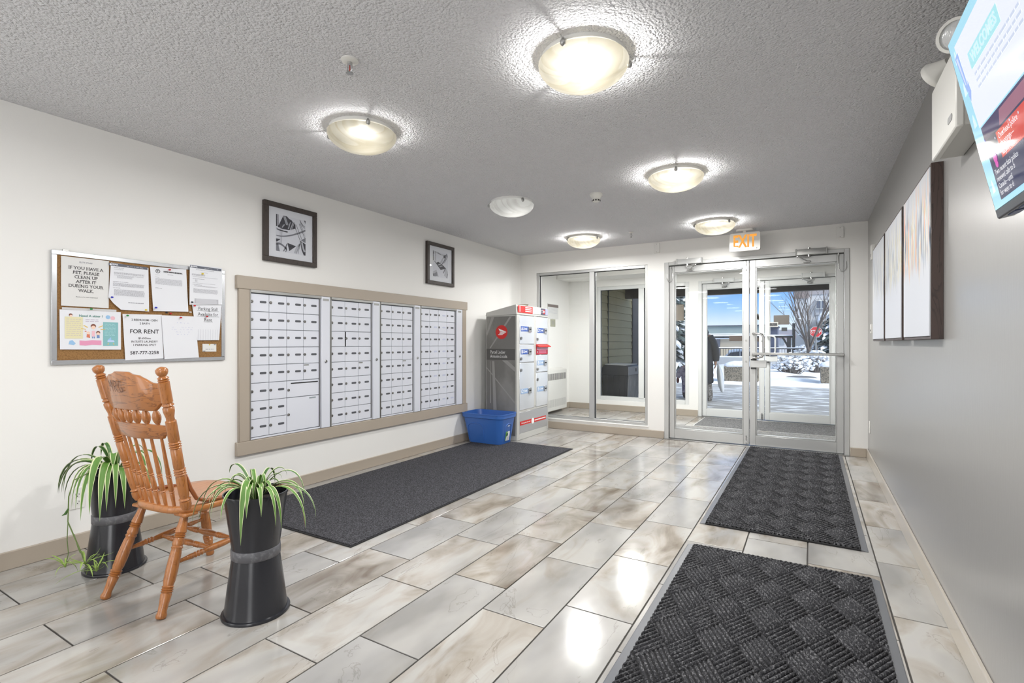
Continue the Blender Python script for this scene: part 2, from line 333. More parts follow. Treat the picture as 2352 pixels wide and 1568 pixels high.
def window(name, x0, x1, z0, z1, y, mull, m, fw=.035, side=1):
    """aluminium fixed window set in the wall opening; panes are parts"""
    r = struct(thing(name, None, None, ((x0+x1)/2, y, z0)))
    f = MB(); d0, d1 = y+.012, y+.085
    f.box(x0, x0+fw, d0, d1, z0, z1).box(x1-fw, x1, d0, d1, z0, z1).box(x0+fw, x1-fw, d0, d1, z0, z0+fw*1.1).box(x0+fw, x1-fw, d0, d1, z1-fw, z1)
    f.build('window_frame', m, r, bevel=.003)
    MB().box(mull[0], mull[1], d0-.006, d1, z0+fw, z1-fw).build('mullion', m, r, bevel=.003)
    g = MB()
    for a, b in ((x0+fw, mull[0]), (mull[1], x1-fw)):
        for q in ((a, a+.006, z0+fw, z1-fw), (b-.006, b, z0+fw, z1-fw), (a, b, z0+fw, z0+fw+.006), (a, b, z1-fw-.006, z1-fw)):
            g.box(q[0], q[1], d0+.02, d0+.045, q[2], q[3])
        MB().box(a+.002, b-.002, d0+.03, d0+.036, z0+fw, z1-fw).build('pane', GLASS, r)
    g.build('gasket', RUB, r)
    return r
window('window_1', WX0, WX1, WZ0, WZ1, YB, (-2.454, -2.389), ALU)
struct(MB().box(WX0-.012, WX1+.012, YB-.012, YB+.012, WZ0-.012, WZ0+.003).build('trim_window_sill', WALLM, bevel=.003))
window('window_2', FX0, FX1, FZ0, FZ1, Y2, (-2.44, -2.35), ALUW, .06)

def door_set(n0, y, m, gm, push, dark=None):
    fr = struct(thing('trim_door_%d' % n0, None, None, (-.585, y, 0)))
    f = MB(); a, b = y-.008, y+.14
    f.box(DX0, DX0+.05, a, b, 0, DZ).box(DX1-.045, DX1, a, b, 0, DZ).box(DX0+.05, DX1-.045, a, b, 2.045, DZ)
    f.build('door_frame', m, fr, bevel=.003)
    st = MB(); st.box(DX0+.05, DX0+.062, y+.07, b, 0, 2.045).box(DX1-.057, DX1-.045, y+.07, b, 0, 2.045).box(DX0+.062, DX1-.057, y+.07, b, 2.032, 2.045)
    st.build('door_stop', m, fr)
    MB().box(DX0, DX1, y-.04, y+.15, 0, .009).build('threshold', STEEL, fr, bevel=.002)
    out = []
    for k, (x0, x1) in enumerate(((-1.447, -.589), (-.581, .283))):
        d = struct(thing('door_%d' % (n0+k), None, None, ((x0+x1)/2, y, 0)))
        a, b = y+.02, y+.065; sw = .058; z0, z1 = .014, 2.038; gb, gt = .122, 1.962
        f = MB(); f.box(x0, x0+sw, a, b, z0, z1).box(x1-sw, x1, a, b, z0, z1).box(x0+sw, x1-sw, a, b, z0, gb).box(x0+sw, x1-sw, a, b, gt, z1)
        f.build('door_leaf', m, d, bevel=.002)
        g = MB(); gx0, gx1 = x0+sw, x1-sw
        for q in ((gx0, gx0+.012, gb, gt), (gx1-.012, gx1, gb, gt), (gx0+.012, gx1-.012, gb, gb+.012), (gx0+.012, gx1-.012, gt-.012, gt)): g.box(q[0], q[1], a+.008, b-.008, q[2], q[3])
        g.build('glazing_bead', m, d, bevel=.003)
        MB().box(gx0+.01, gx1-.01, a+.02, a+.026, gb+.01, gt-.01).build('pane', GLASS, d)
        out.append((d, x0, x1, a))
    dl, x0, x1, a = out[0]
    for z0_, z1_, nm in ((1.93, 2.035, 'flush_bolt'), (.02, .115, 'flush_bolt')):
        mb = MB(); mb.box(x1-.045, x1-.014, a-.006, a+.002, z0_, z1_-.02).cyl((x1-.03, a-.008, z0_), (x1-.03, a-.008, z1_), .006).box(x1-.038, x1-.02, a-.014, a, z0_+.02, z0_+.04)
        mb.build(nm, CHROME, dl, bevel=.001)
    for z in (1.16, .93): MB().cyl((x1-.03, a-.004, z), (x1-.03, a+.002, z), .011).build('bolt_cap', STEEL, dl)
    dr, x0, x1, a = out[1]
    rng_ = .0
    zt, zb = 1.235, .975
    P = [(x0+.035, a+.002, zt), (x0+.035, a-.045, zt), (x0+.09, a-.055, zt), (x0+.125, a-.055, zt-.012), (x0+.138, a-.055, zt-.04), (x0+.138, a-.055, zb+.04), (x0+.125, a-.055, zb+.012), (x0+.09, a-.055, zb), (x0+.035, a-.045, zb), (x0+.035, a+.002, zb)]
    MB().tube(P, .0115, 10).build('pull_handle', CHROME if push else ALUW, dr, smooth=60)
    mb = MB(); mb.box(x0+.012, x0+.165, a-.03, a+.001, .865, .945)
    mb.build('lock_case', ALU if push else ALUW, dr, bevel=.003)
    MB().box(x0+.012, x0+.06, a-.034, a+.001, .945, .958).box(x0+.012, x0+.06, a-.034, a+.001, .852, .865).build('lock_trim', RUB, dr, bevel=.002)
    if push:
        MB().box(x0+.03, x1+.0, a-.075, a-.045, 1.003, 1.03).build('push_bar', STEEL, dr, bevel=.004)
        MB().box(x0+.02, x0+.075, a-.05, a+.001, .998, 1.036).box(x1-.05, x1-.012, a-.05, a+.001, .998, 1.036).build('bar_bracket', ALU, dr, bevel=.003)
    return fr, out
fr1, dA = door_set(1, YB, ALU, GLASS, True)
fr2, dB = door_set(3, Y2, ALUW, GLASS, False)
# PUSH plate on the outer right leaf
PL = mat('black_sign_face', (36, 36, 38), .4)
d = dB[1][0]; a = dB[1][3]; M = basis((-.47, a-.003, 1.40), (1,0,0), (0,0,1))
mb = MB(); mb.box(-.53, -.41, a-.002, a, 1.366, 1.434); pp = mb.build('push_plate', WHITE, d)
MB().flat([(-.048, -.024), (.05, -.024), (.05, .024), (-.048, .024)], M @ Matrix.Translation((0,0,.0006))).build('plate_ground', mat('grey_plate', (110, 110, 112), .5), d)
mb = MB(); text(mb, 'PUSH', .042, M @ Matrix.Translation((0,0,.0014)), bold=.001); mb.build('lettering', INK, d)

# surface door closers and cable loops
def closer(lb, xc, y, flip, m, arm):
    t = thing('door_closer', lb, 'door closer', (xc, y, 2.03))
    mb = MB(); mb.box(xc-.13, xc+.13, y-.055, y-.008, 2.045, 2.105); mb.build('closer_body', m, t, bevel=.008, seg=2)
    MB().cyl((xc-.02, y-.03, 2.02), (xc-.02, y-.03, 2.118), .014).build('pinion', CHROME, t)
    MB().box(xc-.142, xc-.128, y-.058, y-.006, 2.04, 2.11).box(xc+.128, xc+.142, y-.058, y-.006, 2.04, 2.11).build('end_cap', arm, t, bevel=.003)
    s = flip
    e1 = (xc-.02-s*.02, y-.10, 2.022)
    mb = MB(); mb.tube([(xc-.02, y-.03, 2.025), (xc-.02+s*.10, y-.11, 2.022)], .009, 6).tube([(xc-.02+s*.10, y-.11, 2.018), (xc-.02+s*.02, y-.01, 1.985)], .007, 6).ball((xc-.02+s*.10, y-.11, 2.02), .014)
    mb.build('closer_arm', CHROME, t)
    MB().box(xc-.05+s*.02, xc+.01+s*.02, y-.012, y+.02, 1.97, 1.992).build('arm_shoe', STEEL, t, bevel=.003)
closer('aluminium door closer above the left inner glass door', -1.21, YB, 1, ALU, ALU)
closer('aluminium door closer above the right inner glass door', .0, YB, -1, STEEL, STEEL)
closer('white door closer above the left outer door, seen through glass', -1.13, Y2, 1, ALUW, ALUW)
closer('white door closer above the right outer door, seen through glass', .02, Y2, -1, ALUW, ALUW)
def loop(lb, xa, xb, y, z):
    xm = (xa+xb)/2; w_ = (xb-xa)/2
    P = [(xa, y, z), (xa, y-.012, z-.015)]
    for i in range(13): q = pi+pi*i/12; P.append((xm+w_*1.0*cos(q), y-.02, z-.13+sin(q)*.045))
    P += [(xb, y-.014, z-.05), (xb-.012, y-.004, z-.012), (xb-.012, y, z)]
    mb = MB(); mb.tube(P, .0048, 6).cyl((xa, y+.0, z-.012), (xa, y-.004, z+.02), .008)
    tag(mb.build('cable_loop', STEEL, smooth=60), lb, 'cable')
loop('flexible steel cable loop at top of the left inner door jamb', -1.468, -1.405, YB+.012, 2.03)
loop('flexible steel cable loop at top of the right inner door jamb', .238, .305, YB+.012, 2.03)

# ------------------------------------------------------------------ wall-mounted mailboxes
tr = struct(thing('trim_mailboxes', None, None, (XL, 3.43, .34)))
for nm, q in (('head_board', (2.06, 4.80, 1.514, 1.606, .03)), ('apron_board', (2.06, 4.80, .342, .437, .03)), ('side_board', (2.078, 2.158, .437, 1.514, .026)), ('side_board', (4.706, 4.782, .437, 1.514, .026))):
    MB().box(XL, XL+q[4], q[0], q[1], q[2], q[3]).build(nm, BEIGE, tr, bevel=.003)
DOORM = mat('silver_painted_mailbox_metal', (222, 225, 234), .38, metal=.1)
PLATE = mat('grey_number_plate', (84, 86, 92), .5); PLATEW = mat('white_number_label', (200, 205, 225), .5)
LOCKM = mat('nickel_lock', (150, 148, 145), .3, metal=1)
x0 = XL+.012
def door_mesh(wd, ht): 
    m_ = MB().box(0, .006, -wd/2+.0016, wd/2-.0016, -ht/2+.002, ht/2-.002).mesh('mailbox_door', bevel=.0012, smooth=0); m_.materials.append(DOORM); return m_
def plate_mesh(wd, m):
    m_ = MB().prism(rrect(-wd/2, wd/2, -.0082, .0082, .0075, 3), basis((.006, 0, 0), (0,1,0), (0,0,1)), .0012).mesh('number_plate', smooth=0); m_.materials.append(m); return m_
lk = MB().lathe((.004, 0, 0), (.013, 0, 0), [(0, .0105), (.75, .0105), (1, .0085)], 12); lk.cur = 1; lk.box(.0131, .0134, -.0012, .0016, -.006, .001)
lock_me = lk.mesh('lock'); lock_me.materials.append(LOCKM); lock_me.materials.append(DARK)
hole = MB().cyl((.0055, 0, 0), (.0068, 0, 0), .009, n=12).mesh('lock'); hole.materials.append(DARK)
ROW = [1.489-.12925*i for i in range(9)]
units = [('leftmost', 2.163, 2.748, 4, (2.762, 2.846)), ('second from the left', 2.867, 3.313, 3, (3.325, 3.408)), ('third from the left', 3.431, 3.872, 3, (3.884, 3.970)), ('rightmost', 3.992, 4.570, 4, (4.587, 4.692))]
desc = ['four-column silver mailbox bank with two large compartments, nearest the notice board', 'three-column silver mailbox bank with one door slightly ajar', 'three-column silver mailbox bank with all its doors shut', 'four-column silver mailbox bank nearest the parcel locker']
for ui, (nm, ya, yb, nc, post) in enumerate(units):
    r = thing('mailbox_bank', desc[ui], 'mailboxes', (x0, (ya+yb)/2, .45), group='wall mailbox banks')
    MB().box(XL+.0005, x0-.0005, ya-.008, post[1]+.012, .44, 1.512).build('back_plate', mat('shadow_gap_metal', (120, 123, 130), .5, metal=.4) if ui == 0 else bpy.data.materials['shadow_gap_metal'], r)
    MB().box(XL+.002, XL+.034, ya-.004, post[0], 1.494, 1.513).box(XL+.002, XL+.03, ya-.008, ya-.002, .44, 1.512).build('top_channel', STEEL, r)
    MB().box(XL+.002, x0+.008, ya-.004, post[0]-.004, .44, .452).build('bottom_rail', DOORM, r, bevel=.001)
    MB().box(XL+.002, XL+.034, post[0], post[1], .44, 1.512).build('master_panel', DOORM, r, bevel=.002)
    MB().box(XL+.002, XL+.030, post[1]+.003, post[1]+.010, .44, 1.512).box(XL+.002, x0+.006, post[0]-.010, post[0]-.002, .44, 1.512).build('side_strip', STEEL, r)
    pc = (post[0]+post[1])/2
    mb = MB(); mb.lathe((XL+.033, pc, .982), (XL+.041, pc, .982), [(0, .0125), (.7, .0125), (1, .01)], 14); mb.cur = 1; mb.box(XL+.0411, XL+.0414, pc-.001, pc+.004, .976, .985)
    mb.build('master_lock', [CHROME, DARK], r)
    MB().box(XL+.034, XL+.0355, pc-.029, pc+.029, 1.477, 1.495).build('maker_plate', STEEL, r)
    wd = (yb-ya)/nc; dm = door_mesh(wd, .12925); pm = plate_mesh(.052*min(wd/.146, 1), PLATE); pmw = plate_mesh(.05, PLATEW)
    rl = random.Random(ui)
    for c in range(nc):
        for k in range(8):
            if ui == 0 and c >= 2 and k >= 5: continue
            yc = ya+wd*(c+.5); zc = ROW[k]-.0646
            loc = (0, yc-(ya+yb)/2, zc-.45)
            if ui == 1 and c == 1 and k == 2: # this one stands ajar, hinged on its right edge
                dd = inst('mailbox_door', MB().box(0, .006, -wd+.010, -.0016, -.0626, .0626).mesh('mailbox_door', bevel=.0012, smooth=0), r, (0, loc[1]+wd/2, loc[2]), radians(1.2))
                q = inst('opening', MB().box(.0004, .0012, -wd/2-.002, -wd/2+.02, -.061, .061).mesh('opening'), r, loc); q.data.materials.append(DARK)  # thin dark strip painted for the shade inside the gap
                dd.data.materials.append(DOORM); sh = -wd/2
            else: dd = inst('mailbox_door', dm, r, loc); sh = 0
            inst('lock', hole if (ui == 3 and c == 0 and k == 4) else lock_me, dd, (0, sh-wd/2+.0115, .006))
            inst('number_plate', pmw if (ui == 3 and ((c == 2) or (c == 1 and k in (1, 3, 5)) or (c == 3 and k == 7))) else pm, dd, (0, sh-wd/2+(.098 if nc < 4 or ui == 0 else .096), .006))
    if ui == 0:
        y0_, y1_ = ya+2*wd, yb; ym = (y0_+y1_)/2-(ya+yb)/2
        o = inst('mailbox_door', door_mesh(2*wd, .1285), r, (0, ym, (ROW[5]+ROW[6])/2-.45)); o['label'] = 'outgoing mail compartment with a long black slot'
        mb = MB(); mb.prism(rrect(-.125, .125, -.0045, .0045, .0044, 3), basis((.0062, .012, .044), (0,1,0), (0,0,1)), .001)
        q = inst('mail_slot', mb.mesh('mail_slot', smooth=0), o, (0, 0, 0)); q.data.materials.append(DARK)
        inst('lock', lock_me, o, (0, -wd+.014, -.006))
        o = inst('mailbox_door', door_mesh(2*wd, .257), r, (0, ym, (ROW[6]+ROW[8])/2-.45)); o['label'] = 'large parcel compartment door'
        inst('lock', lock_me, o, (0, -wd+.014, .0))
        q = inst('number_plate', MB().box(.006, .007, -.03, .03, -.006, .006).mesh('number_plate'), o, (0, .085, .112)); q.data.materials.append(mat('pale_plate', (150, 160, 165), .4))
    # the small catch label above the fifth row, last column
    MB().box(x0+.006, x0+.0072, yb-wd+.004, yb-wd+.05, ROW[4]-.018, ROW[4]-.008).build('catch_plate', STEEL, r)

# ------------------------------------------------------------------ framed prints above the mailboxes
FRM = wood_mat('dark_brown_picture_frame', (66, 58, 54), (48, 42, 40), 6, (4, 4, 1), .5, 0)
MATB = mat('white_mat_board', (226, 229, 236), .7)
INK2 = mat('charcoal_print_ink', (52, 52, 62), .6); INK3 = mat('mid_grey_print_ink', (120, 122, 132), .6); INK4 = mat('pale_grey_print_ink', (182, 185, 194), .6); PRN = mat('print_paper', (216, 219, 228), .7)
def bez(p0, p1, p2, n=10): return [((1-t)**2*p0[0]+2*t*(1-t)*p1[0]+t*t*p2[0], (1-t)**2*p0[1]+2*t*(1-t)*p1[1]+t*t*p2[1]) for t in [i/n for i in range(n+1)]]
def stroke(mb, pts, w0, M, w1=None, z=0):
    n = len(pts); L_, R_ = [], []
    for i, p in enumerate(pts):
        a, b = pts[max(i-1, 0)], pts[min(i+1, n-1)]; d = Vector((b[0]-a[0], b[1]-a[1])).normalized(); q = w0+((w0 if w1 is None else w1)-w0)*i/(n-1)
        f = lambda x: min(max(x, 0), 1)
        L_.append(M @ Vector((f(p[0]-d.y*q/2), f(p[1]+d.x*q/2), z))); R_.append(M @ Vector((f(p[0]+d.y*q/2), f(p[1]-d.x*q/2), z)))
    mb.add(L_+R_, [(i, i+1, n+i+1, n+i)[::-1] for i in range(n-1)])
def picture(lb, y0, y1, z0, z1, art):
    r = thing('framed_print', lb, 'picture', (XL, (y0+y1)/2, z0), group='framed abstract prints')
    fw = .036; xo = XL+.032
    f = MB()
    for a, b, c, d in ((y0, y1, z1-fw, z1), (y0, y1, z0, z0+fw), (y0, y0+fw, z0+fw, z1-fw), (y1-fw, y1, z0+fw, z1-fw)): f.box(XL+.001, xo, a, b, c, d)
    f.build('frame', FRM, r, bevel=.002)
    MB().box(XL+.001, xo-.014, y0+fw, y1-fw, z0+fw, z1-fw).build('mat_board', MATB, r)
    aw = (y1-y0)*.56; ah = (z1-z0)*.62
    M = basis((xo-.0135, (y0+y1)/2-aw/2, (z0+z1)/2-ah/2), (0,1,0), (0,0,1)) @ Matrix.Diagonal((aw, ah, 1, 1))
    mb = MB(); mb.flat([(0,0),(1,0),(1,1),(0,1)], M); Z = Matrix.Translation((0, 0, .0005)); art(mb, M @ Z)
    mb.build('print', [PRN, INK2, INK3, INK4], r, smooth=0)
    MB().box(xo-.009, xo-.007, y0+fw, y1-fw, z0+fw, z1-fw).build('glass', PGLASS, r)
U = lambda M, k: M @ Matrix.Translation((0, 0, .0003*k))
def art1(mb, M):
    mb.cur = 3
    for i in range(3): stroke(mb, bez((.02, .62-.02*i), (.15, .57), (.38, .58-.01*i)), .025, U(M, 0))
    stroke(mb, bez((.62, .02), (.72, .3), (.86, .32)), .05, U(M, 0)); stroke(mb, bez((.68, .0), (.76, .25), (.8, .3)), .03, U(M, 0))
    mb.cur = 1
    mb.flat([(0,.67),(.04,.67),(.04,1),(0,1)], U(M, 1)); mb.flat([(.06,.66),(.08,.66),(.075,1),(.06,1)], U(M, 1))
    mb.flat([(.06,.66),(.2,.625),(.42,.63),(.56,.68),(.65,.72),(.645,.82),(.60,.88),(.56,.86),(.52,.92),(.42,.95),(.36,1),(.24,1)], U(M, 1))
    mb.flat([(.37,.27),(.435,.05),(.67,.22)], U(M, 1))
    mb.flat([(0,.335),(.14,.335),(.03,.25),(0,.25)], U(M, 1))
    mb.flat([(.81,.40),(1,.33),(1,0),(.94,0),(.86,.14)], U(M, 1)); mb.flat([(.95,1),(1,.9),(1,1)], U(M, 1))
    mb.cur = 2
    stroke(mb, bez((0, .42), (.35, .38), (1, .72)), .022, U(M, 2), .05); stroke(mb, bez((0, .2), (.2, .24), (.34, .08)), .06, U(M, 2), .04)
    mb.flat([(0,0),(.12,0),(.07,.2),(0,.2)], U(M, 2)); stroke(mb, bez((.36, .24), (.3, .1), (.24, .02)), .035, U(M, 2)); stroke(mb, bez((.33, .15), (.36, .06), (.3, .0)), .03, U(M, 2))
    mb.flat([(.82,.42),(.96,.48),(1,.52),(1,.36)], U(M, 2))
    mb.cur = 1
    for a in (.0, .035, .09, .11): stroke(mb, [(.60+a*1.9, .80+a*.8), (.80+a*1.9, .42+a*.8)], .012, U(M, 3))
    mb.cur = 3
    for a in (0, .03, .06): stroke(mb, [(.24+a, .98), (.335+a, .76)], .02, U(M, 4))
    stroke(mb, [(.4, .66), (.47, .86)], .035, U(M, 4), .02); stroke(mb, [(.46, .64), (.57, .88)], .03, U(M, 4)); stroke(mb, [(.5, .64), (.61, .87)], .015, U(M, 4))
    stroke(mb, [(.19, .66), (.27, .76)], .03, U(M, 4)); stroke(mb, bez((.97, .1), (.9, .2), (.87, .36)), .06, U(M, 4))
    mb.cur = 2
    for a in (.12, .15, .18): stroke(mb, [(a, .2), (a+.02, .75)], .006, U(M, 5))
    for a in (0, .04): stroke(mb, bez((.98, .78+a), (.86, .82+a), (.8, .98)), .016, U(M, 5))
    for a in (.0, .08): stroke(mb, [(.66+a, .02), (.8, .3)], .012, U(M, 5))
def art2(mb, M):
    mb.cur = 3
    stroke(mb, [(.1, .97), (.6, .9), (1, .92)], .05, U(M, 0)); mb.flat([(.4,.52),(.6,.6),(.72,.85),(.62,.78)], U(M, 0)); mb.flat([(.72,.1),(.95,0),(1,.25),(.85,.42)], U(M, 0))
    mb.flat([(0,.18),(.22,.28),(.38,.02),(.05,.02)], U(M, 0))
    mb.cur = 2
    mb.flat([(0,.62),(.06,.62),(.05,1),(0,1)], U(M, 1)); stroke(mb, [(.15, .98), (.18, .62)], .03, U(M, 1)); stroke(mb, [(.1, .6), (.25, .5)], .04, U(M, 1))
    stroke(mb, bez((.6, .55), (.85, .75), (.9, .98)), .06, U(M, 1)); stroke(mb, [(.75, .6), (.98, .9)], .03, U(M, 1)); stroke(mb, [(.3, .95), (.5, .9)], .04, U(M, 1))
    mb.flat([(.68,.16),(.84,.36),(.78,.38),(.66,.22)], U(M, 1)); mb.flat([(.05,.1),(.25,.2),(.3,.05),(.1,0)], U(M, 1)); stroke(mb, [(.9, .02), (1, .2)], .06, U(M, 1))
    mb.cur = 1
    mb.flat([(.2,.54),(.34,.6),(.58,.53),(.86,.4),(.8,.37),(.5,.3),(.3,.44)], U(M, 2)); mb.flat([(.68,.88),(.85,.94),(.8,.8),(.7,.78)], U(M, 2)); mb.flat([(0,.12),(.06,.1),(.08,.02),(.02,.0)], U(M, 2))
    mb.flat([(.02,.88),(.08,.88),(.07,.96),(.02,.96)], U(M, 2))
    mb.cur = 3
    stroke(mb, [(.34, .48), (.5, .52)], .05, U(M, 3)); stroke(mb, [(.42, .42), (.62, .47)], .03, U(M, 3))
picture('dark framed black and white abstract print hanging nearest the notice board', 2.264, 2.721, 1.738, 2.182, art1)
picture('dark framed grey abstract print hanging above the last mailboxes', 4.087, 4.548, 1.755, 2.197, art2)

# ------------------------------------------------------------------ notice board
B = thing('notice_board', 'cork notice board in an aluminium frame above the chair', 'notice board', (XL, 1.525, 1.02))
CORK = mat('cork', (150, 112, 68), .9, mottle=(160, (120, 86, 48), .45, .7), bump=(200, .4, .002))
f = MB(); y0, y1, z0, z1, fw = 1.066, 1.984, 1.016, 1.626, .024
for q in ((y0, y1, z1-fw, z1), (y0, y1, z0, z0+fw)): f.hexa([(XL+.001, q[0], q[2]), (XL+.016, q[0], q[2]), (XL+.016, q[1], q[2]), (XL+.001, q[1], q[2])], [(XL+.001, q[0], q[3]), (XL+.016, q[0], q[3]), (XL+.016, q[1], q[3]), (XL+.001, q[1], q[3])])
f.box(XL+.001, XL+.0155, y0, y0+fw, z0+fw, z1-fw).box(XL+.001, XL+.0155, y1-fw, y1, z0+fw, z1-fw)
f.build('frame', mat('bright_aluminium', (208, 210, 214), .25, metal=.85), B, bevel=.002)
MB().box(XL+.001, XL+.011, y0+fw, y1-fw, z0+fw, z1-fw).build('cork_panel', CORK, B)
MB().box(XL+.001, XL+.008, 1.115, 1.14, 1.626, 1.636).build('wall_clip', STEEL, B)
XB = XL+.0125
def sheet(lb, quad, k, m=PAPER, seed=0, curl=.006, cut=None, name='notice'):
    """quad (y,z): top-left, top-right, bottom-right, bottom-left; returns (object, warp) - a slightly curled sheet pinned to the board"""
    r = random.Random(seed); ph = r.uniform(0, 6); n = 8
    ox = XB+.0024*k
    oy, oz = quad[3][0], quad[3][1]
    W_ = quad[1][0]-quad[0][0]; H_ = quad[0][1]-quad[3][1]
    wf = lambda y, z: curl*(.25+.25*sin(y/W_*4+ph)+.5*(1-min(max(z/H_, 0), 1))**2*(.5+.5*cos(y/W_*5+ph)))*.8
    mb = MB(); vs = []
    for j in range(n+1):
        for i in range(n+1):
            s, t = i/n, j/n
            y = (quad[3][0]*(1-s)+quad[2][0]*s)*(1-t)+(quad[0][0]*(1-s)+quad[1][0]*s)*t
            z = (quad[3][1]*(1-s)+quad[2][1]*s)*(1-t)+(quad[0][1]*(1-s)+quad[1][1]*s)*t
            if cut and t < cut[1] and s < cut[0]: y = max(y, quad[3][0]+(quad[2][0]-quad[3][0])*cut[0]*(1-t/cut[1]))
            vs.append((ox+wf(y-oy, z-oz), y, z))
    fs = [(j*(n+1)+i, j*(n+1)+i+1, (j+1)*(n+1)+i+1, (j+1)*(n+1)+i) for j in range(n) for i in range(n)]
    mb.add(vs, fs)
    t = thing(name, lb, 'notice', (ox, oy, oz))
    mb.build('paper', m, t)
    M = basis((ox+.0009, oy, oz), (0,1,0), (0,0,1))
    return t, M, wf
rw = random.Random(3)
# 1: pet notice
t, M, wf = sheet('white notice about cleaning up after pets, top left of the board', [(1.105, 1.597), (1.32, 1.599), (1.318, 1.33), (1.105, 1.332)], 1, PAPERW, 1, .003)
mb = MB()
for i, s in enumerate(('IF YOU HAVE A', 'PET, PLEASE', 'CLEAN UP', 'AFTER IT', 'DURING YOUR', 'WALK.')): text(mb, s, .0235, M, .109, .2085-.0245*i, warp=wf, bold=.0002, sx=.97, serif=True)
text(mb, 'Thank you for your cooperation!', .0075, M, .112, .052, warp=wf)
mb.build('lettering', INK, t)
mb = MB(); words(mb, M, .078, .142, .243, .0024, rw, wf); words(mb, M, .078, .142, .2385, .0024, rw, wf); mb.build('small_print', INKG, t)
def letterhead(t, M, wf, W_, z, dark):
    mb = MB(); mb.add([M @ Vector((a, b, wf(a, b))) for a, b in ((.005, z), (W_*.5, z-.001), (W_-.004, z-.002), (W_-.004, z+.014), (W_*.5, z+.015), (.005, z+.016))], [(0, 1, 2, 3, 4, 5)]); mb.build('header_band', dark, t)
    mb = MB(); zz = M @ Matrix.Translation((0, 0, .0006)); mb.add([zz @ Vector((.014+a, z+.0075+b, wf(.014, z))) for a, b in disc(0, 0, .0055, 14)], [list(range(14))])
    words(mb, zz, .022, .048, z+.008, .004, rw, wf, gap=.001); words(mb, zz, .022, .05, z+.004, .002, rw, wf); words(mb, zz, W_*.45, W_*.9, z+.005, .0016, rw, wf); mb.build('header_mark', PAPER, t)
BAND = mat('slate_header', (92, 96, 108), .6)
def body(t, M, wf, lines):
    mb = MB()
    for x0_, x1_, z_, h_ in lines: words(mb, M, x0_, x1_, z_, h_, rw, wf, gap=.0018, wl=(.004, .012))
    mb.build('small_print', INKL if t.get('faint') else INKG, t)
# 2
t, M, wf = sheet('white letter with slate header, its lower left corner torn', [(1.328, 1.592), (1.518, 1.584), (1.521, 1.322), (1.312, 1.326)], 2, PAPER, 2, .008, cut=(.30, .22))
letterhead(t, M, wf, .205, .248, BAND)
body(t, M, wf, [(.03, .085, .238, .002)]+[(.03, .08, .229, .0016)]+[(.03, .185, .212-.004*i, .0016) for i in range(3)]+[(.03, .18, .196, .0016), (.045, .13, .191, .0016), (.045, .12, .186, .0016), (.045, .12, .181, .0016)]+[(.025, .1, .158, .0022)]+[(.025, .185, .15-.004*i, .0016) for i in range(5)]+[(.025, .06, .122, .0022)]+[(.03, .185, .113-.004*i, .0016) for i in range(9)]+[(.1, .18, .04, .004)])
# 3
t, M, wf = sheet('white letter with a round P logo, top centre of the board', [(1.525, 1.594), (1.732, 1.602), (1.744, 1.333), (1.542, 1.326)], 3, PAPER, 3, .006)
mb = MB(); zz = M @ Matrix.Translation((0, 0, .0003))
o_, i_ = disc(.025, .245, .0125, 24), disc(.025, .245, .0095, 24)
mb.add([zz @ Vector((a, b, wf(.025, .245))) for a, b in o_+i_], [(j, (j+1) % 24, 24+(j+1) % 24, 24+j) for j in range(24)])
text(mb, 'P', .015, zz, .025, .245, warp=wf, bold=.0006); text(mb, 'UNITED PARKING SERVICES INC.', .0105, zz, .112, .2455, warp=wf, bold=.0006, sx=.72); mb.build('lettering', INK, t)
body(t, M, wf, [(.08, .115, .229, .002), (.01, .04, .221, .0014), (.01, .035, .208, .0014)]+[(.012, .165, .2-.0042*i, .0014) for i in range(9)]+[(.012, .03, .145, .0014), (.012, .05, .14, .0014)])
# 4 / 5
t, M, wf = sheet('white parking stall notice with a fringe of tear-off strips', [(1.764, 1.40), (1.958, 1.395), (1.94, 1.152), (1.800, 1.150)], 3, PAPER, 5, .005)
mb = MB()
for i, s in enumerate(('Parking Stall', 'Available for', 'Rent')):
    text(mb, s, .031, M, .068, .215-.036*i-.008, warp=wf, bold=-.0001, sx=.83)
    wl_ = (.07, .072, .03)[i]; b_ = .215-.036*i-.008-.0145
    mb.add([M @ Vector((a, b, wf(a, b))) for a, b in ((.068-wl_, b_), (.068+wl_, b_), (.068+wl_, b_+.0012), (.068-wl_, b_+.0012))], [(0,1,2,3)])
mb.build('lettering', INK, t)
mb = MB()
for i in range(9): mb.add([M @ Vector((a, b, wf(a, b))) for a, b in ((.004+.0155*i, .002), (.0052+.0155*i, .002), (.0062+.0155*i, .072), (.005+.0155*i, .072))], [(0,1,2,3)])
mb.build('strip_cut', INKL, t)
t, M, wf = sheet('white letter with slate header overlapping the top right frame', [(1.750, 1.638), (1.958, 1.640), (1.958, 1.392), (1.747, 1.378)], 5, PAPER, 4, .008)
letterhead(t, M, wf, .21, .24, BAND)
body(t, M, wf, [(.04, .16, .229, .002), (.07, .12, .214, .0015)]+[(.015, .1, .2-.004*i, .0015) for i in range(3)]+[(.02, .18, .183, .0015), (.02, .1, .17, .002)]+[(.035, .05, .164-.004*i, .0014) for i in range(4)]+[(.02, .17, .143, .0014), (.02, .08, .132, .002), (.03, .18, .126, .0014), (.03, .17, .122, .0014)]+[(.025, .18, .105-.004*i, .0014) for i in range(7)])
mb = MB(); mb.add([M @ Vector((a, b, wf(a, b)-.0003)) for a, b in ((.03, .01), (.185, .012), (.185, .045), (.03, .043))], [(0,1,2,3)]); mb.build('shaded_box', mat('pale_grey_block', (196, 197, 203), .7), t)
mb = MB(); 
for i in range(6): words(mb, M, .036, .18, .04-.005*i, .0022, rw, wf, gap=.002)
mb.build('small_print', INKG, t)
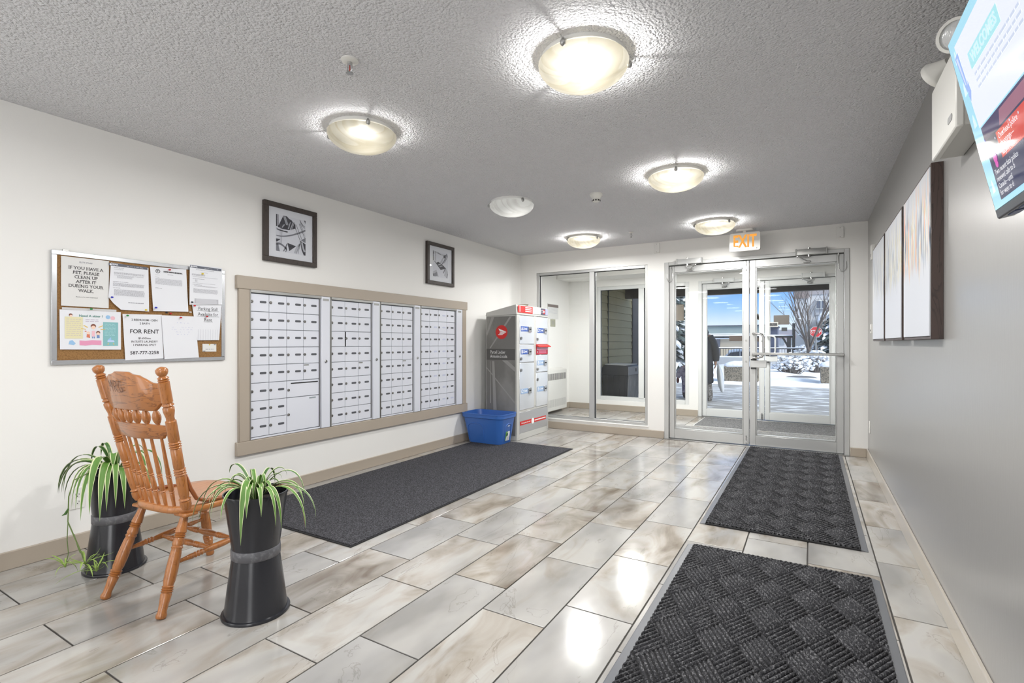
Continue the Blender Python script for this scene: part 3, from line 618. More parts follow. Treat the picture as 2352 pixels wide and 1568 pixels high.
# 6 sitter
t, M, wf = sheet('colourful babysitter flyer in a clear sleeve, lower left of the board', [(1.098, 1.311), (1.376, 1.311), (1.377, 1.094), (1.100, 1.098)], 2, PAPER, 6, .004)
def blob(nm, col, polys, z=.0002):
    mb = MB()
    for P in polys: mb.add([M @ Vector((a, b, wf(a, b)+z)) for a, b in P], [list(range(len(P)))])
    return mb.build(nm, mat(nm+'_ink', col, .6), t)
R_ = lambda x, y, w_, h_: [(x, y), (x+w_, y), (x+w_, y+h_), (x, y+h_)]
blob('yellow_panel', (222, 216, 176), [R_(.02, .058, .078, .118)])
blob('teal_panel', (130, 182, 186), [R_(.19, .018, .072, .134)])
blob('pink_ribbon', (222, 150, 182), [[(.083, .022), (.11, .02), (.14, .024), (.182, .022), (.182, .048), (.14, .05), (.11, .046), (.083, .048)]])
blob('blue_motif', (150, 190, 226), [disc(.213, .181, .011, 14), [(.036, .028), (.058, .022), (.066, .032), (.052, .05), (.04, .046)], [(.21, .05), (.228, .068), (.229, .05)]], .0005)
blob('pram', (186, 205, 238), [[(.21, .04), (.245, .04), (.24, .05), (.212, .05)]], .0006)
blob('pink_motif', (232, 186, 196), [disc(.236, .176, .011, 14), R_(.138, .07, .014, .032)], .0005)
blob('brown_hair', (120, 66, 50), [disc(.145, .128, .012, 16), disc(.167, .092, .0095, 14), disc(.045, .186, .008, 12)], .0005)
blob('skin', (238, 206, 186), [disc(.145, .121, .0095, 16), disc(.167, .086, .008, 14), disc(.122, .09, .008, 14), disc(.046, .181, .006, 12)], .0008)
blob('red_clothes', (214, 120, 90), [[(.114, .066), (.13, .062), (.128, .084), (.116, .084)], R_(.106, .096, .008, .005)], .0006)
blob('blue_clothes', (110, 140, 190), [[(.16, .062), (.174, .062), (.173, .079), (.161, .079)], R_(.139, .06, .0045, .01), R_(.147, .06, .0045, .01)], .0006)
blob('yellow_ray', (226, 190, 90), [[(.118, .118), (.1, .13), (.102, .133), (.121, .122)], [(.17, .12), (.19, .13), (.188, .133), (.168, .124)], [(.112, .108), (.09, .112), (.09, .115), (.112, .112)], [(.178, .108), (.2, .108), (.2, .111), (.178, .112)], [(.21, .024), (.214, .034), (.217, .034), (.214, .024)], [(.24, .024), (.237, .034), (.24, .034), (.244, .024)]], .0006)
mb = MB(); text(mb, 'Need A sitter ?', .0165, M, .135, .183, warp=wf, bold=.0004, sx=1.05); mb.build('lettering', mat('teal_ink', (70, 130, 120), .6), t)
mb = MB()
for i in range(9): words(mb, M, .026, .09, .162-.011*i, .002, rw, lambda a, b: wf(a, b)+.0004)
for i in range(2): words(mb, M, .11, .17, .161-.009*i, .004, rw, wf)
mb.build('small_print', mat('lilac_ink', (190, 180, 196), .7), t)
mb = MB()
for i in range(9): words(mb, M, .197, .25, .14-.008*i, .0018, rw, lambda a, b: wf(a, b)+.0004)
mb.build('panel_print', mat('pale_teal_ink', (175, 215, 218), .7), t)
MB().box(XB+.0045, XB+.0065, 1.108, 1.354, 1.3115, 1.3235).build('sleeve_strip', mat('clear_sleeve', (205, 205, 205), .15), t)
# 7 for rent
t, M, wf = sheet('white printed two bedroom for rent notice, lower centre', [(1.384, 1.301), (1.592, 1.306), (1.601, 1.038), (1.398, 1.031)], 2, PAPER, 7, .004)
mb = MB()
for s, z_, h_, b_ in (('2 BEDROOM • DEN', .238, .0165, .00012), ('2 BATH', .217, .0165, .00012), ('FOR RENT', .169, .034, .0004), ('$1650/mo', .129, .0165, .00012), ('IN SUITE LAUNDRY', .109, .0165, .00012), ('1 PARKING SPOT', .089, .0165, .00012), ('587-777-2258', .042, .0275, .0004)): text(mb, s, h_, M, .1, z_, warp=wf, bold=b_, sx=.98)
mb.build('lettering', INK, t)
# 8 handwritten
t, M, wf = sheet('white sheet with faint blue handwriting, lower right of centre', [(1.588, 1.303), (1.785, 1.304), (1.809, 1.038), (1.603, 1.033)], 3, PAPER, 8, .006)
mb = MB()
for x0_, x1_, z_ in ((.07, .135, .225), (.04, .165, .197), (.04, .17, .183), (.065, .15, .167), (.07, .14, .152)):
    x = x0_
    while x < x1_:
        n_ = rw.randint(2, 5); P = [(x+.0035*i, z_+.0035*(i % 2)+rw.uniform(-.001, .001)) for i in range(n_)]
        for q in range(n_-1): 
            a, b = P[q], P[q+1]; mb.add([M @ Vector((c, d_, wf(c, d_))) for c, d_ in ((a[0], a[1]), (b[0], b[1]), (b[0]+.0008, b[1]+.0008), (a[0]+.0008, a[1]+.0008))], [(0,1,2,3)])
        x += .0035*n_+.005
mb.build('handwriting', mat('faint_blue_ink', (150, 158, 206), .7), t)
# card
t, M, wf = sheet('small white business card in the lower right corner of the board', [(1.835, 1.127), (1.925, 1.126), (1.925, 1.075), (1.835, 1.076)], 1, PAPERW, 9, .001)
mb = MB(); mb.flat(R_(.004, .0, .014, .006), M); mb.flat(R_(.074, .042, .012, .008), M); words(mb, M, .02, .075, .014, .003, rw); mb.build('card_print', INKG, t)
mb = MB(); mb.flat([(.04, .05), (.052, .05), (.046, .038)], M); mb.build('card_mark', mat('yellow_print', (222, 200, 80), .6), t)
# pins
PC = dict(green=(40, 140, 70), blue=(40, 50, 180), yellow=(220, 196, 50), red=(190, 30, 40), black=(40, 40, 48), white=(225, 225, 225))
PM = {k: mat(k+'_push_pin', v, .3) for k, v in PC.items()}
proto = {}
for y, z, col, lb in ((1.231, 1.321, 'green', 'green push pin above the babysitter flyer'), (1.404, 1.293, 'green', 'green push pin at top left of the for rent notice'), (1.328, 1.394, 'blue', 'dark blue push pin at the left edge of the torn letter'), (1.553, 1.348, 'blue', 'bright blue push pin at the bottom of the round logo letter'), (1.499, 1.331, 'yellow', 'yellow push pin at the bottom right of the torn letter'), (1.629, 1.588, 'red', 'red push pin at the top of the round logo letter'), (1.694, 1.294, 'red', 'red push pin at the top of the handwritten sheet'), (1.855, 1.308, 'red', 'red push pin over the word Rent'), (1.827, 1.586, 'yellow', 'yellow push pin near the top of the right letter'), (1.777, 1.374, 'red', 'red push pin left of the parking stall words'), (1.762, 1.396, 'black', 'black push pin at lower left of the right letter'), (1.759, 1.332, 'white', 'white push pin on bare cork right of the round logo letter'), (1.619, 1.322, 'black', 'black push pin on bare cork below the round logo letter'), (1.642, 1.317, 'red', 'red push pin on bare cork beside the black one')):
    xx = XB+(.016 if (col, y) not in (('white', 1.759), ('black', 1.619), ('red', 1.642)) else .0)
    if col not in proto:
        mb = MB(); mb.lathe((-.012, 0, 0), (.0115, 0, -.0015), [(0, .0006), (.48, .0006), (.5, .0052), (.58, .0052), (.62, .0032), (.85, .0032), (.9, .0048), (1, .0044)], 10); proto[col] = mb.mesh('push_pin'); proto[col].materials.append(PM[col])
    o = inst('push_pin', proto[col], None, (xx, y, z)); tag(o, lb, 'push pin', 'push pins on the notice board')
def lit(nm, col, e=.95):
    m = mat('screen_'+nm, col, .05, emit=e, spec=.5); m.node_tree.nodes['Principled BSDF'].inputs['Base Color'].default_value = (.01, .01, .012, 1); return m
# ------------------------------------------------------------------ ceiling lamps
def bowl_mat(name, strength, warm):
    m = bpy.data.materials.new(name); m.use_nodes = True; t = m.node_tree; N = t.nodes.new; L = t.links.new; b = t.nodes['Principled BSDF']
    b.inputs['Roughness'].default_value = .3; b.inputs['Base Color'].default_value = srgb(60, 58, 52); b.inputs['Specular IOR Level'].default_value = .25
    tc = N('ShaderNodeTexCoord'); mp = N('ShaderNodeMapping'); mp.inputs['Scale'].default_value = (2, 5, 2); L(tc.outputs['Object'], mp.inputs[0])
    n = N('ShaderNodeTexNoise'); n.inputs['Scale'].default_value = 1.3; n.inputs['Detail'].default_value = 1.5; n.inputs['Distortion'].default_value = 1.6; L(mp.outputs[0], n.inputs['Vector'])
    r = N('ShaderNodeValToRGB'); L(n.outputs['Fac'], r.inputs[0]); e = r.color_ramp.elements
    a, c = ((246, 238, 216), (228, 217, 188)) if warm else ((230, 230, 226), (212, 211, 206))
    e[0].position = .3; e[0].color = srgb(a); e[1].position = .7; e[1].color = srgb(a); x = e.new(.5); x.color = srgb(c); x = e.new(.47); x.color = srgb(a)
    L(r.outputs[0], b.inputs['Emission Color'])
    # brighter where the bulb sits just behind the glass (the middle of the bowl)
    sp = N('ShaderNodeVectorMath'); sp.operation = 'DISTANCE'; L(tc.outputs['Object'], sp.inputs[0]); sp.inputs[1].default_value = (.02, -.05, -.115)
    mr = N('ShaderNodeMapRange'); mr.inputs['From Min'].default_value = .02; mr.inputs['From Max'].default_value = .17; mr.inputs['To Min'].default_value = strength*1.5; mr.inputs['To Max'].default_value = strength*.72; mr.interpolation_type = 'SMOOTHSTEP'
    L(sp.outputs['Value'], mr.inputs['Value']); L(mr.outputs[0], b.inputs['Emission Strength'])
    # half of the bulb's light passes straight through the thin glass
    tr = N('ShaderNodeBsdfTransparent'); tr.inputs[0].default_value = (1, .985, .955, 1); ms = N('ShaderNodeMixShader'); ms.inputs[0].default_value = .27; om = [n_ for n_ in t.nodes if n_.type == 'OUTPUT_MATERIAL'][0]
    L(b.outputs[0], ms.inputs[1]); L(tr.outputs[0], ms.inputs[2]); L(ms.outputs[0], om.inputs[0])
    return m
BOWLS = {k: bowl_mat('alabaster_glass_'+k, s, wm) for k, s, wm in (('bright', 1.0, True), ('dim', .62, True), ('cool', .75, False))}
PAN = mat('white_lamp_pan', (232, 232, 230), .4)
def lamp(lb, x, y, kind, power, rz=0., z=H):
    t = thing('ceiling_lamp', lb, 'ceiling lamp', (x, y, z), rz, 'round ceiling lamps')
    MB().lathe((x, y, z), (x, y, z-.02), [(0, .178), (.8, .178), (1, .168)], 32).build('pan', PAN, t)
    R = .19; P = []
    for i in range(12):
        a = radians(4+86*i/11); P.append((R*cos(a)*1.0, -.03-.098*(1-cos(a))**.0*sin(a)**1.0*1.0))
    prof_out = [(R*cos(i/12*pi/2), -.028-.095*sin(i/12*pi/2)) for i in range(13)]
    prof_in = [((R-.006)*cos(i/12*pi/2), -.028-.089*sin(i/12*pi/2)) for i in range(13)]
    n = 40; mb = MB()
    rings = [[(x+r*cos(2*pi*j/n), y+r*sin(2*pi*j/n), z+h) for j in range(n)] for r, h in [(max(r, .001), h) for r, h in prof_in[::-1]]+[(max(r, .001), h) for r, h in prof_out]]
    mb.rings([[Vector(p) for p in q] for q in rings], caps=False)
    b = mb.build('glass_bowl', BOWLS[kind], t, smooth=60)
    for k in range(3):
        a = 2*pi*k/3+.5+rz; cx_, cy_ = x+.192*cos(a), y+.192*sin(a)
        q = MB(); q.cyl((cx_-.02*cos(a), cy_-.02*sin(a), z-.018), (cx_+.004*cos(a), cy_+.004*sin(a), z-.018), .006).ball((cx_+.002*cos(a), cy_+.002*sin(a), z-.033), .012, sc=(1, 1, 1.2))
        q.cyl((x+.1*cos(a), y+.1*sin(a), z-.012), (cx_, cy_, z-.016), .005)
        q.build('clip', STEEL, t)
    if power:
        pl = bpy.data.lights.new('bulb', 'POINT'); pl.energy = power; pl.shadow_soft_size = .03; pl.color = (1, .985, .96)
        o = bpy.data.objects.new('bulb', pl); C.objects.link(o); o.location = (0, 0, -.066); o.parent = t
        al = bpy.data.lights.new('bowl_glow', 'AREA'); al.shape = 'DISK'; al.size = .26; al.energy = power*GLOW; al.color = (1, .99, .97)
        o = bpy.data.objects.new('bowl_glow', al); C.objects.link(o); o.location = (0, 0, -.127); o.parent = t
lamp('largest bright alabaster bowl lamp at the top of the ceiling', -.831, 2.0, 'bright', LAMP*1.15)
lamp('dim cream bowl lamp above the notice board side of the lobby', -2.19, 2.04, 'dim', LAMP*.45, 1.0)
lamp('bright bowl lamp in the middle of the right lamp row', -.831, 3.70, 'bright', LAMP, .25)
lamp('unlit greyish white bowl lamp above the framed print', -2.205, 3.73, 'cool', 0, 1.05)  # bowl has no bulb but still emits; its paleness is painted as glow
lamp('bright bowl lamp next to the EXIT sign', -.83, 5.39, 'bright', LAMP*.8, .9)
lamp('bright bowl lamp furthest along the left row near the window', -2.24, 5.40, 'bright', LAMP*.8, 1.3)
lamp('bowl lamp inside the vestibule, seen through the window', -2.2, 7.1, 'bright', LAMP*1.2, .4)
lamp('bowl lamp inside the vestibule, seen through the glass doors', -.72, 7.1, 'bright', LAMP*1.2, .4)

def sprinkler(lb, x, y, s=1.):
    t = thing('fire_sprinkler', lb, 'sprinkler', (x, y, H))
    MB().lathe((x, y, H), (x, y, H-.012), [(0, .036*s), (.5, .036*s), (1, .024*s)], 24).build('escutcheon', WHITE, t)
    mb = MB(); mb.cyl((x, y, H-.01), (x, y, H-.028), .011*s).tube([(x-.012*s, y, H-.026), (x-.014*s, y, H-.042), (x, y, H-.056)], .003, 6).tube([(x+.012*s, y, H-.026), (x+.014*s, y, H-.042), (x, y, H-.056)], .003, 6)
    mb.build('sprinkler_body', CHROME, t)
    MB().cyl((x, y, H-.028), (x, y, H-.054), .0028).build('glass_bulb', mat('red_bulb_glass', (170, 60, 50), .2) if s == 1 else CHROME, t)
    MB().lathe((x, y, H-.055), (x, y, H-.059), [(0, .006), (.2, .015*s), (1, .015*s)], 16).build('deflector', STEEL, t)
sprinkler('chrome fire sprinkler with white ring left of the largest lamp', -1.695, 1.51)
sprinkler('small far fire sprinkler left of the exit-side lamp', -1.688, 5.41, .7)
t = thing('smoke_detector', 'white smoke detector on the ceiling between the lamps', 'smoke detector', (-1.5, 3.88, H))
MB().lathe((-1.5, 3.88, H), (-1.5, 3.88, H-.045), [(0, .052), (.3, .052), (.36, .046), (.75, .036), (1, .03)], 28).build('detector_base', WHITE, t)
MB().lathe((-1.5, 3.88, H-.044), (-1.5, 3.88, H-.066), [(0, .03), (.2, .034), (.8, .030), (1, .02)], 24).build('sensor_head', WHITE, t)
mb = MB()
for k in range(10):
    a = 2*pi*k/10; M = Matrix.Translation((-1.5, 3.88, H-.055)) @ Matrix.Rotation(a, 4, 'Z'); mb.prism([(-.006, -.006), (.006, -.006), (.006, .004), (-.006, .004)], M @ basis((.0315, 0, 0), (0,1,0), (0,0,1)), .003)
mb.build('vent_slot', DARK, t)

# exit sign
EX = mat('exit_sign_housing', (228, 226, 222), .35); xs = -.605; ys = 5.87
t = thing('exit_sign', 'white illuminated EXIT sign with orange letters hanging from ceiling', 'exit sign', (xs, ys, H))
MB().prism(rrect(xs-.085, xs+.085, ys-.03, ys+.03, .028), Matrix.Translation((0, 0, H-.022)), .021).build('ceiling_canopy', EX, t, bevel=.003)
MB().cyl((xs, ys, H-.02), (xs, ys, H-.045), .02).build('stem', EX, t)
M = basis((xs, ys-.022, 0), (1,0,0), (0,0,1))
MB().prism(rrect(-.15, .15, 2.105+.0, 2.298, .02), M @ Matrix.Translation((0, 0, -.044)), .044).build('sign_body', EX, t, bevel=.003)
mb = MB(); text(mb, 'EXIT', .185, M @ Matrix.Translation((0, 0, .001)), .0, 2.2, bold=.0045, sx=.60); mb.build('lettering', lit('orange_letters', (248, 166, 62), .9), t)
MB().cyl((xs+.115, ys-.022, 2.125), (xs+.115, ys-.025, 2.125), .005).build('test_button', mat('grey_button', (120, 118, 112), .5), t)
# blank plates over the door and window
for lb, xa, xb, za, zb in (('blank white plate high on the back wall right of the EXIT sign', .219, .282, 2.195, 2.308), ('blank white plate high on the back wall above the window', -1.622, -1.555, 2.208, 2.325)):
    t = thing('blank_cover_plate', lb, 'cover plate', ((xa+xb)/2, YB, za)); MB().box(xa, xb, YB-.012, YB, za, zb).build('plate', WALLM, t, bevel=.003)
    MB().cyl(((xa+xb)/2, YB-.012, zb-.012), ((xa+xb)/2, YB-.0135, zb-.012), .004).cyl(((xa+xb)/2, YB-.012, za+.012), ((xa+xb)/2, YB-.0135, za+.012), .004).build('screw', STEEL, t)
# outlets
def outlet(lb, M, loc):
    t = thing('wall_outlet', lb, 'outlet', loc)
    MB().prism(rrect(-.035, .035, -.057, .057, .006), M, .006).build('outlet_plate', WHITE, t, bevel=.0015)
    for dz in (.02, -.02):
        q = MB(); q.prism(rrect(-.0165, .0165, dz-.014, dz+.014, .008), M @ Matrix.Translation((0, 0, .006)), .002); s = q.build('socket', WHITE, t)
        q = MB(); Z = M @ Matrix.Translation((0, 0, .0085)); q.flat(R_(-.0085, dz-.002, .0022, .009), Z); q.flat(R_(.006, dz-.002, .0022, .008), Z); q.flat(disc(0, dz-.008, .0026, 10), Z); q.build('socket_hole', DARK, s)
outlet('white duplex outlet on the left wall beside the far plant pot', basis((XL, 1.178, .283), (0,1,0), (0,0,1)), (XL, 1.178, .283))
outlet('white outlet low on the grey wall near the door corner', basis((XR, 5.90, .33), (0,-1,0), (0,0,1)), (XR, 5.90, .33))
# small devices behind the pictures
for lb, y, z, h in (('small white sensor on the grey wall beyond the far canvas', 5.46, 1.93, .13), ('small white button box low beyond the far canvas', 5.50, 1.26, .08)):
    t = thing('wall_sensor', lb, 'sensor', (XR, y, z)); MB().box(XR-.03, XR, y-.035, y+.035, z-h/2, z+h/2).build('sensor_case', WHITE, t, bevel=.006, seg=2); MB().box(XR-.032, XR-.03, y-.012, y+.012, z-h*.3, z-h*.1).build('sensor_lens', mat('grey_lens', (150, 150, 150), .3) if z > 1.5 else DARK, t)

# ------------------------------------------------------------------ three canvases on the right wall
WAL = wood_mat('walnut_frame_side', (70, 56, 52), (48, 38, 36), 5, (3, 3, .5), .45, .1)
def canvas_mat(i, orange, amt):
    m = mat('painted_canvas_%s' % 'abc'[i], (214, 217, 224), .45, bump=(300, .1, .0008)); t = m.node_tree; N = t.nodes.new; L = t.links.new; b = t.nodes['Principled BSDF']
    tc = N('ShaderNodeTexCoord'); sp = N('ShaderNodeSeparateXYZ'); L(tc.outputs['Object'], sp.inputs[0])
    ad = N('ShaderNodeVectorMath'); L(tc.outputs['Object'], ad.inputs[0]); ad.inputs[1].default_value = (7*i+3, 5*i, 2*i)
    mp = N('ShaderNodeMapping'); mp.inputs['Scale'].default_value = (1, 17, 1.6); L(ad.outputs[0], mp.inputs[0])
    n1 = N('ShaderNodeTexNoise'); n1.inputs['Scale'].default_value = 2.2; n1.inputs['Detail'].default_value = 4; n1.inputs['Distortion'].default_value = .7; L(mp.outputs[0], n1.inputs['Vector'])
    r1 = N('ShaderNodeValToRGB'); L(n1.outputs['Fac'], r1.inputs[0]); e = r1.color_ramp.elements
    e[0].position = .36; e[0].color = srgb(96, 100, 108); e[1].position = .66; e[1].color = srgb(orange)
    for p_, c_ in ((.43, (140, 156, 178)), (.475, (206, 208, 212)), (.525, (212, 213, 214)), (.56, (200, 188, 136)), (.6, tuple(int(v*.5+110) for v in orange))): x = e.new(p_); x.color = srgb(c_)
    n2 = N('ShaderNodeTexNoise'); n2.inputs['Scale'].default_value = 6; n2.inputs['Detail'].default_value = 2; mp2 = N('ShaderNodeMapping'); mp2.inputs['Scale'].default_value = (1, 5, .5); L(ad.outputs[0], mp2.inputs[0]); L(mp2.outputs[0], n2.inputs['Vector'])
    ma = N('ShaderNodeMath'); ma.operation = 'MULTIPLY_ADD'; ma.inputs[1].default_value = .28; L(n2.outputs['Fac'], ma.inputs[0]); L(sp.outputs['Z'], ma.inputs[2])
    r2 = N('ShaderNodeValToRGB'); L(ma.outputs[0], r2.inputs[0]); e = r2.color_ramp.elements   # the reeds stand across the middle of the picture
    e[0].position = .44; e[0].color = (0, 0, 0, 1); e[1].position = .9; e[1].color = (0, 0, 0, 1)
    for p_, v_ in ((.52, amt), (.72, amt), (.8, amt*.35)): x = e.new(p_); x.color = (v_, v_, v_, 1)
    mx = N('ShaderNodeMix'); mx.data_type = 'RGBA'; L(r2.outputs[0], mx.inputs['Factor']); mx.inputs['A'].default_value = srgb(204, 207, 214); L(r1.outputs[0], mx.inputs['B']); L(mx.outputs['Result'], b.inputs['Base Color'])
    return m
for i, (lb, y0, y1, am) in enumerate((('nearest canvas of orange and grey reeds in walnut frame', 2.775, 3.505, 1.), ('middle canvas of pale green and grey reeds in walnut frame', 3.58, 4.315, .8), ('farthest canvas, mostly white with faint grey reeds', 4.395, 5.13, .5))):
    z0, z1 = 1.148, 1.902; xf = XR-.042
    t = thing('canvas_painting', lb, 'painting', (XR, y0, z0), group='triptych of reed canvases')
    f = MB(); fw = .012
    f.box(xf, XR, y0, y0+fw, z0, z1).box(xf, XR, y1-fw, y1, z0, z1).box(xf, XR, y0+fw, y1-fw, z0, z0+fw).box(xf, XR, y0+fw, y1-fw, z1-fw, z1)
    f.build('frame', WAL, t, bevel=.0015)
    cm = canvas_mat(i, ((226, 140, 96), (206, 200, 170), (214, 216, 214))[i], am)
    MB().box(xf-.004, XR-.005, y0+fw+.002, y1-fw-.002, z0+fw+.002, z1-fw-.002).build('canvas', cm, t, bevel=.002)

# ------------------------------------------------------------------ emergency light box
t = thing('emergency_light', 'white emergency light box with two round lamp heads above the nearest canvas', 'emergency light', (XR, 2.25, 1.81))
EMW = mat('emergency_light_white', (224, 223, 218), .4)
xf, y0, y1, z0, z1 = .392, 2.09, 2.455, 1.815, 2.075
MB().box(xf+.012, XR, y0+.006, y1-.006, z0+.004, z1-.002).build('battery_box', mat('battery_box_grey', (196, 195, 190), .45), t, bevel=.003)
MB().box(xf, xf+.022, y0, y1, z0, z1).build('front_cover', EMW, t, bevel=.004)
MB().prism(rrect(-.03, .03, -.011, .011, .009), basis((xf-.0005, y0+.07, z0+.05), (0,-1,0), (0,0,1)), .0012).build('maker_badge', mat('grey_badge', (160, 160, 160), .4), t)
MB().cyl((xf+.03, y0+.004, z1-.03), (xf+.03, y0, z1-.03), .006).build('screw', STEEL, t)
def head(y, aim):
    c = Vector((xf+.03, y, 2.135)); d = Vector(aim).normalized()
    MB().tube([(xf+.045, y, 2.075), (xf+.04, y, 2.10), tuple(c)], .014, 10).build('neck', EMW, t)
    mb = MB(); mb.lathe(c-d*.01, c+d*.055, [(0, .02), (.35, .032), (.7, .047), (.8, .052), (1, .052), (1, .043), (.85, .041)], 24); s = mb.build('lamp_head', EMW, t)
    mb = MB(); mb.lathe(c+d*.045, c+d*.054, [(0, .041), (.3, .042), (1, .03)], 24); mb.build('lens', mat('ribbed_lens', (205, 207, 208), .12, spec=.9, bump=(90, .8, .004, (1, 1, .2))), s)
head(2.16, (-.45, -.8, -.35)); head(2.37, (-.6, .75, -.35))

# ------------------------------------------------------------------ television
t = thing('television', 'wall television tilted forward showing a pale blue welcome slide', 'television', (.41, 1.68, 1.448))
tl = math.atan2(.09, .43); hgt = .47; wid = .76
up = Vector((-sin(tl), 0, cos(tl))); rt = Vector((0, -1, 0)); M = basis((.398, 1.70, 1.438), rt, up)     # local x runs toward the camera end, z out of the screen
T_ = lambda z: M @ Matrix.Translation((0, 0, z))
BLK = mat('glossy_black_bezel', (24, 26, 40), .25)
mb = MB(); mb.prism(R_(0, 0, wid, hgt), T_(-.035), .034); mb.build('tv_case', BLK, t, bevel=.003)
mb = MB(); mb.prism(R_(.08, .06, wid-.16, hgt-.14), T_(-.065), .031); mb.build('tv_back', mat('black_plastic', (30, 30, 34), .5), t, bevel=.01)
mb = MB(); 
for k in range(9): mb.prism(R_(.04+.075*k, -.002, .05, .003), T_(-.03), .02)
mb.build('vent_slot', mat('vent_blue_grey', (90, 100, 135), .4), t)
mb = MB(); mb.prism(R_(wid*.3, .12, .25, .2), T_(-.075), .012); mb.box(.42, XR, 1.18, 1.36, 1.55, 1.75); mb.build('wall_bracket', mat('bracket_black', (40, 40, 42), .5), t)
sc = MB(); sc.flat(R_(.010, .022, wid-.016, hgt-.026), T_(.0004)); so = sc.build('screen', lit('sky_blue', (160, 214, 234)), t)
def pic(nm, col, polys, z):
    mb = MB()
    for P in polys: mb.flat(P, T_(z))
    return mb.build(nm, lit(nm, col), so, smooth=0)
pic('white_panel', (226, 231, 242), [[(.05, .44), (.062, .22), (wid-.02, .22), (wid-.02, .44)]], .0009)
pic('photo_strip', (150, 176, 232), [[(.035, .415), (.052, .318), (.07, .318), (.062, .42)], [(.055, .31), (.062, .29), (.08, .31), (.075, .34)]], .0013)
pic('photo_shine', (205, 214, 240), [[(.042, .41), (.056, .335), (.06, .335), (.052, .41)]], .0016)
pic('welcome_banner', (166, 222, 230), [[(.12, .345), (.12, .385), (.33, .385), (.33, .345)]], .0013)
mb = MB(); text(mb, 'WELCOMES', .034, T_(.0017), .225, .3655, bold=.001); mb.build('lettering', lit('pale_lettering', (206, 232, 240)), so, smooth=0)
mb = MB()
for k in range(3): words(mb, T_(.0017), .13, .42, .325-.016*k, .006, rw, wl=(.015, .04))
mb.build('small_print', lit('lilac_print', (196, 206, 226)), so, smooth=0)
pic('city_photo', (62, 52, 92), [[(.07, .14), (.07, .216), (wid-.02, .216), (wid-.02, .14)]], .0009)
pic('city_glow', (150, 100, 120), [[(.16, .15), (.2, .21), (.5, .21), (.42, .15)]], .0012); pic('city_blue', (70, 84, 190), [[(.07, .14), (.07, .19), (.1, .15)]], .0012)
pic('news_card', (46, 50, 84), [R_(.07, .035, wid-.09, .145)], .0016)
pic('red_card', (206, 70, 62), [R_(.15, .115, .25, .06)], .0019)
pic('magenta_logo', (206, 70, 170), [disc(.108, .128+.014*k, .012-.003*abs(k), 12) for k in (-1, 0, 1)], .0022)
pic('white_drop', (214, 234, 240), [[(.03, .06+.085*k), (.05, .062+.085*k), (.046, .08+.085*k), (.04, .095+.085*k), (.033, .08+.085*k)] for k in range(5)], .0009)
pic('snow_dot', (200, 205, 220), [disc(.09+.05*k, .17-.004*(k % 3), .003, 8) for k in range(5)], .0022)
mb = MB()
for k, s in enumerate(('Overhead police', 'shootings—', 'expert')): text(mb, s, .02, T_(.0024), .16, .162-.018*k, 'LEFT', sx=.9)
for k, s in enumerate(('Two recent fatal police', 'renewed calls to b', 'Canada—until', 'for ways to d')): text(mb, s, .018, T_(.0024), .082, .098-.0165*k, 'LEFT', sx=.9)
mb.build('news_lettering', lit('white_lettering', (240, 240, 244)), so, smooth=0)

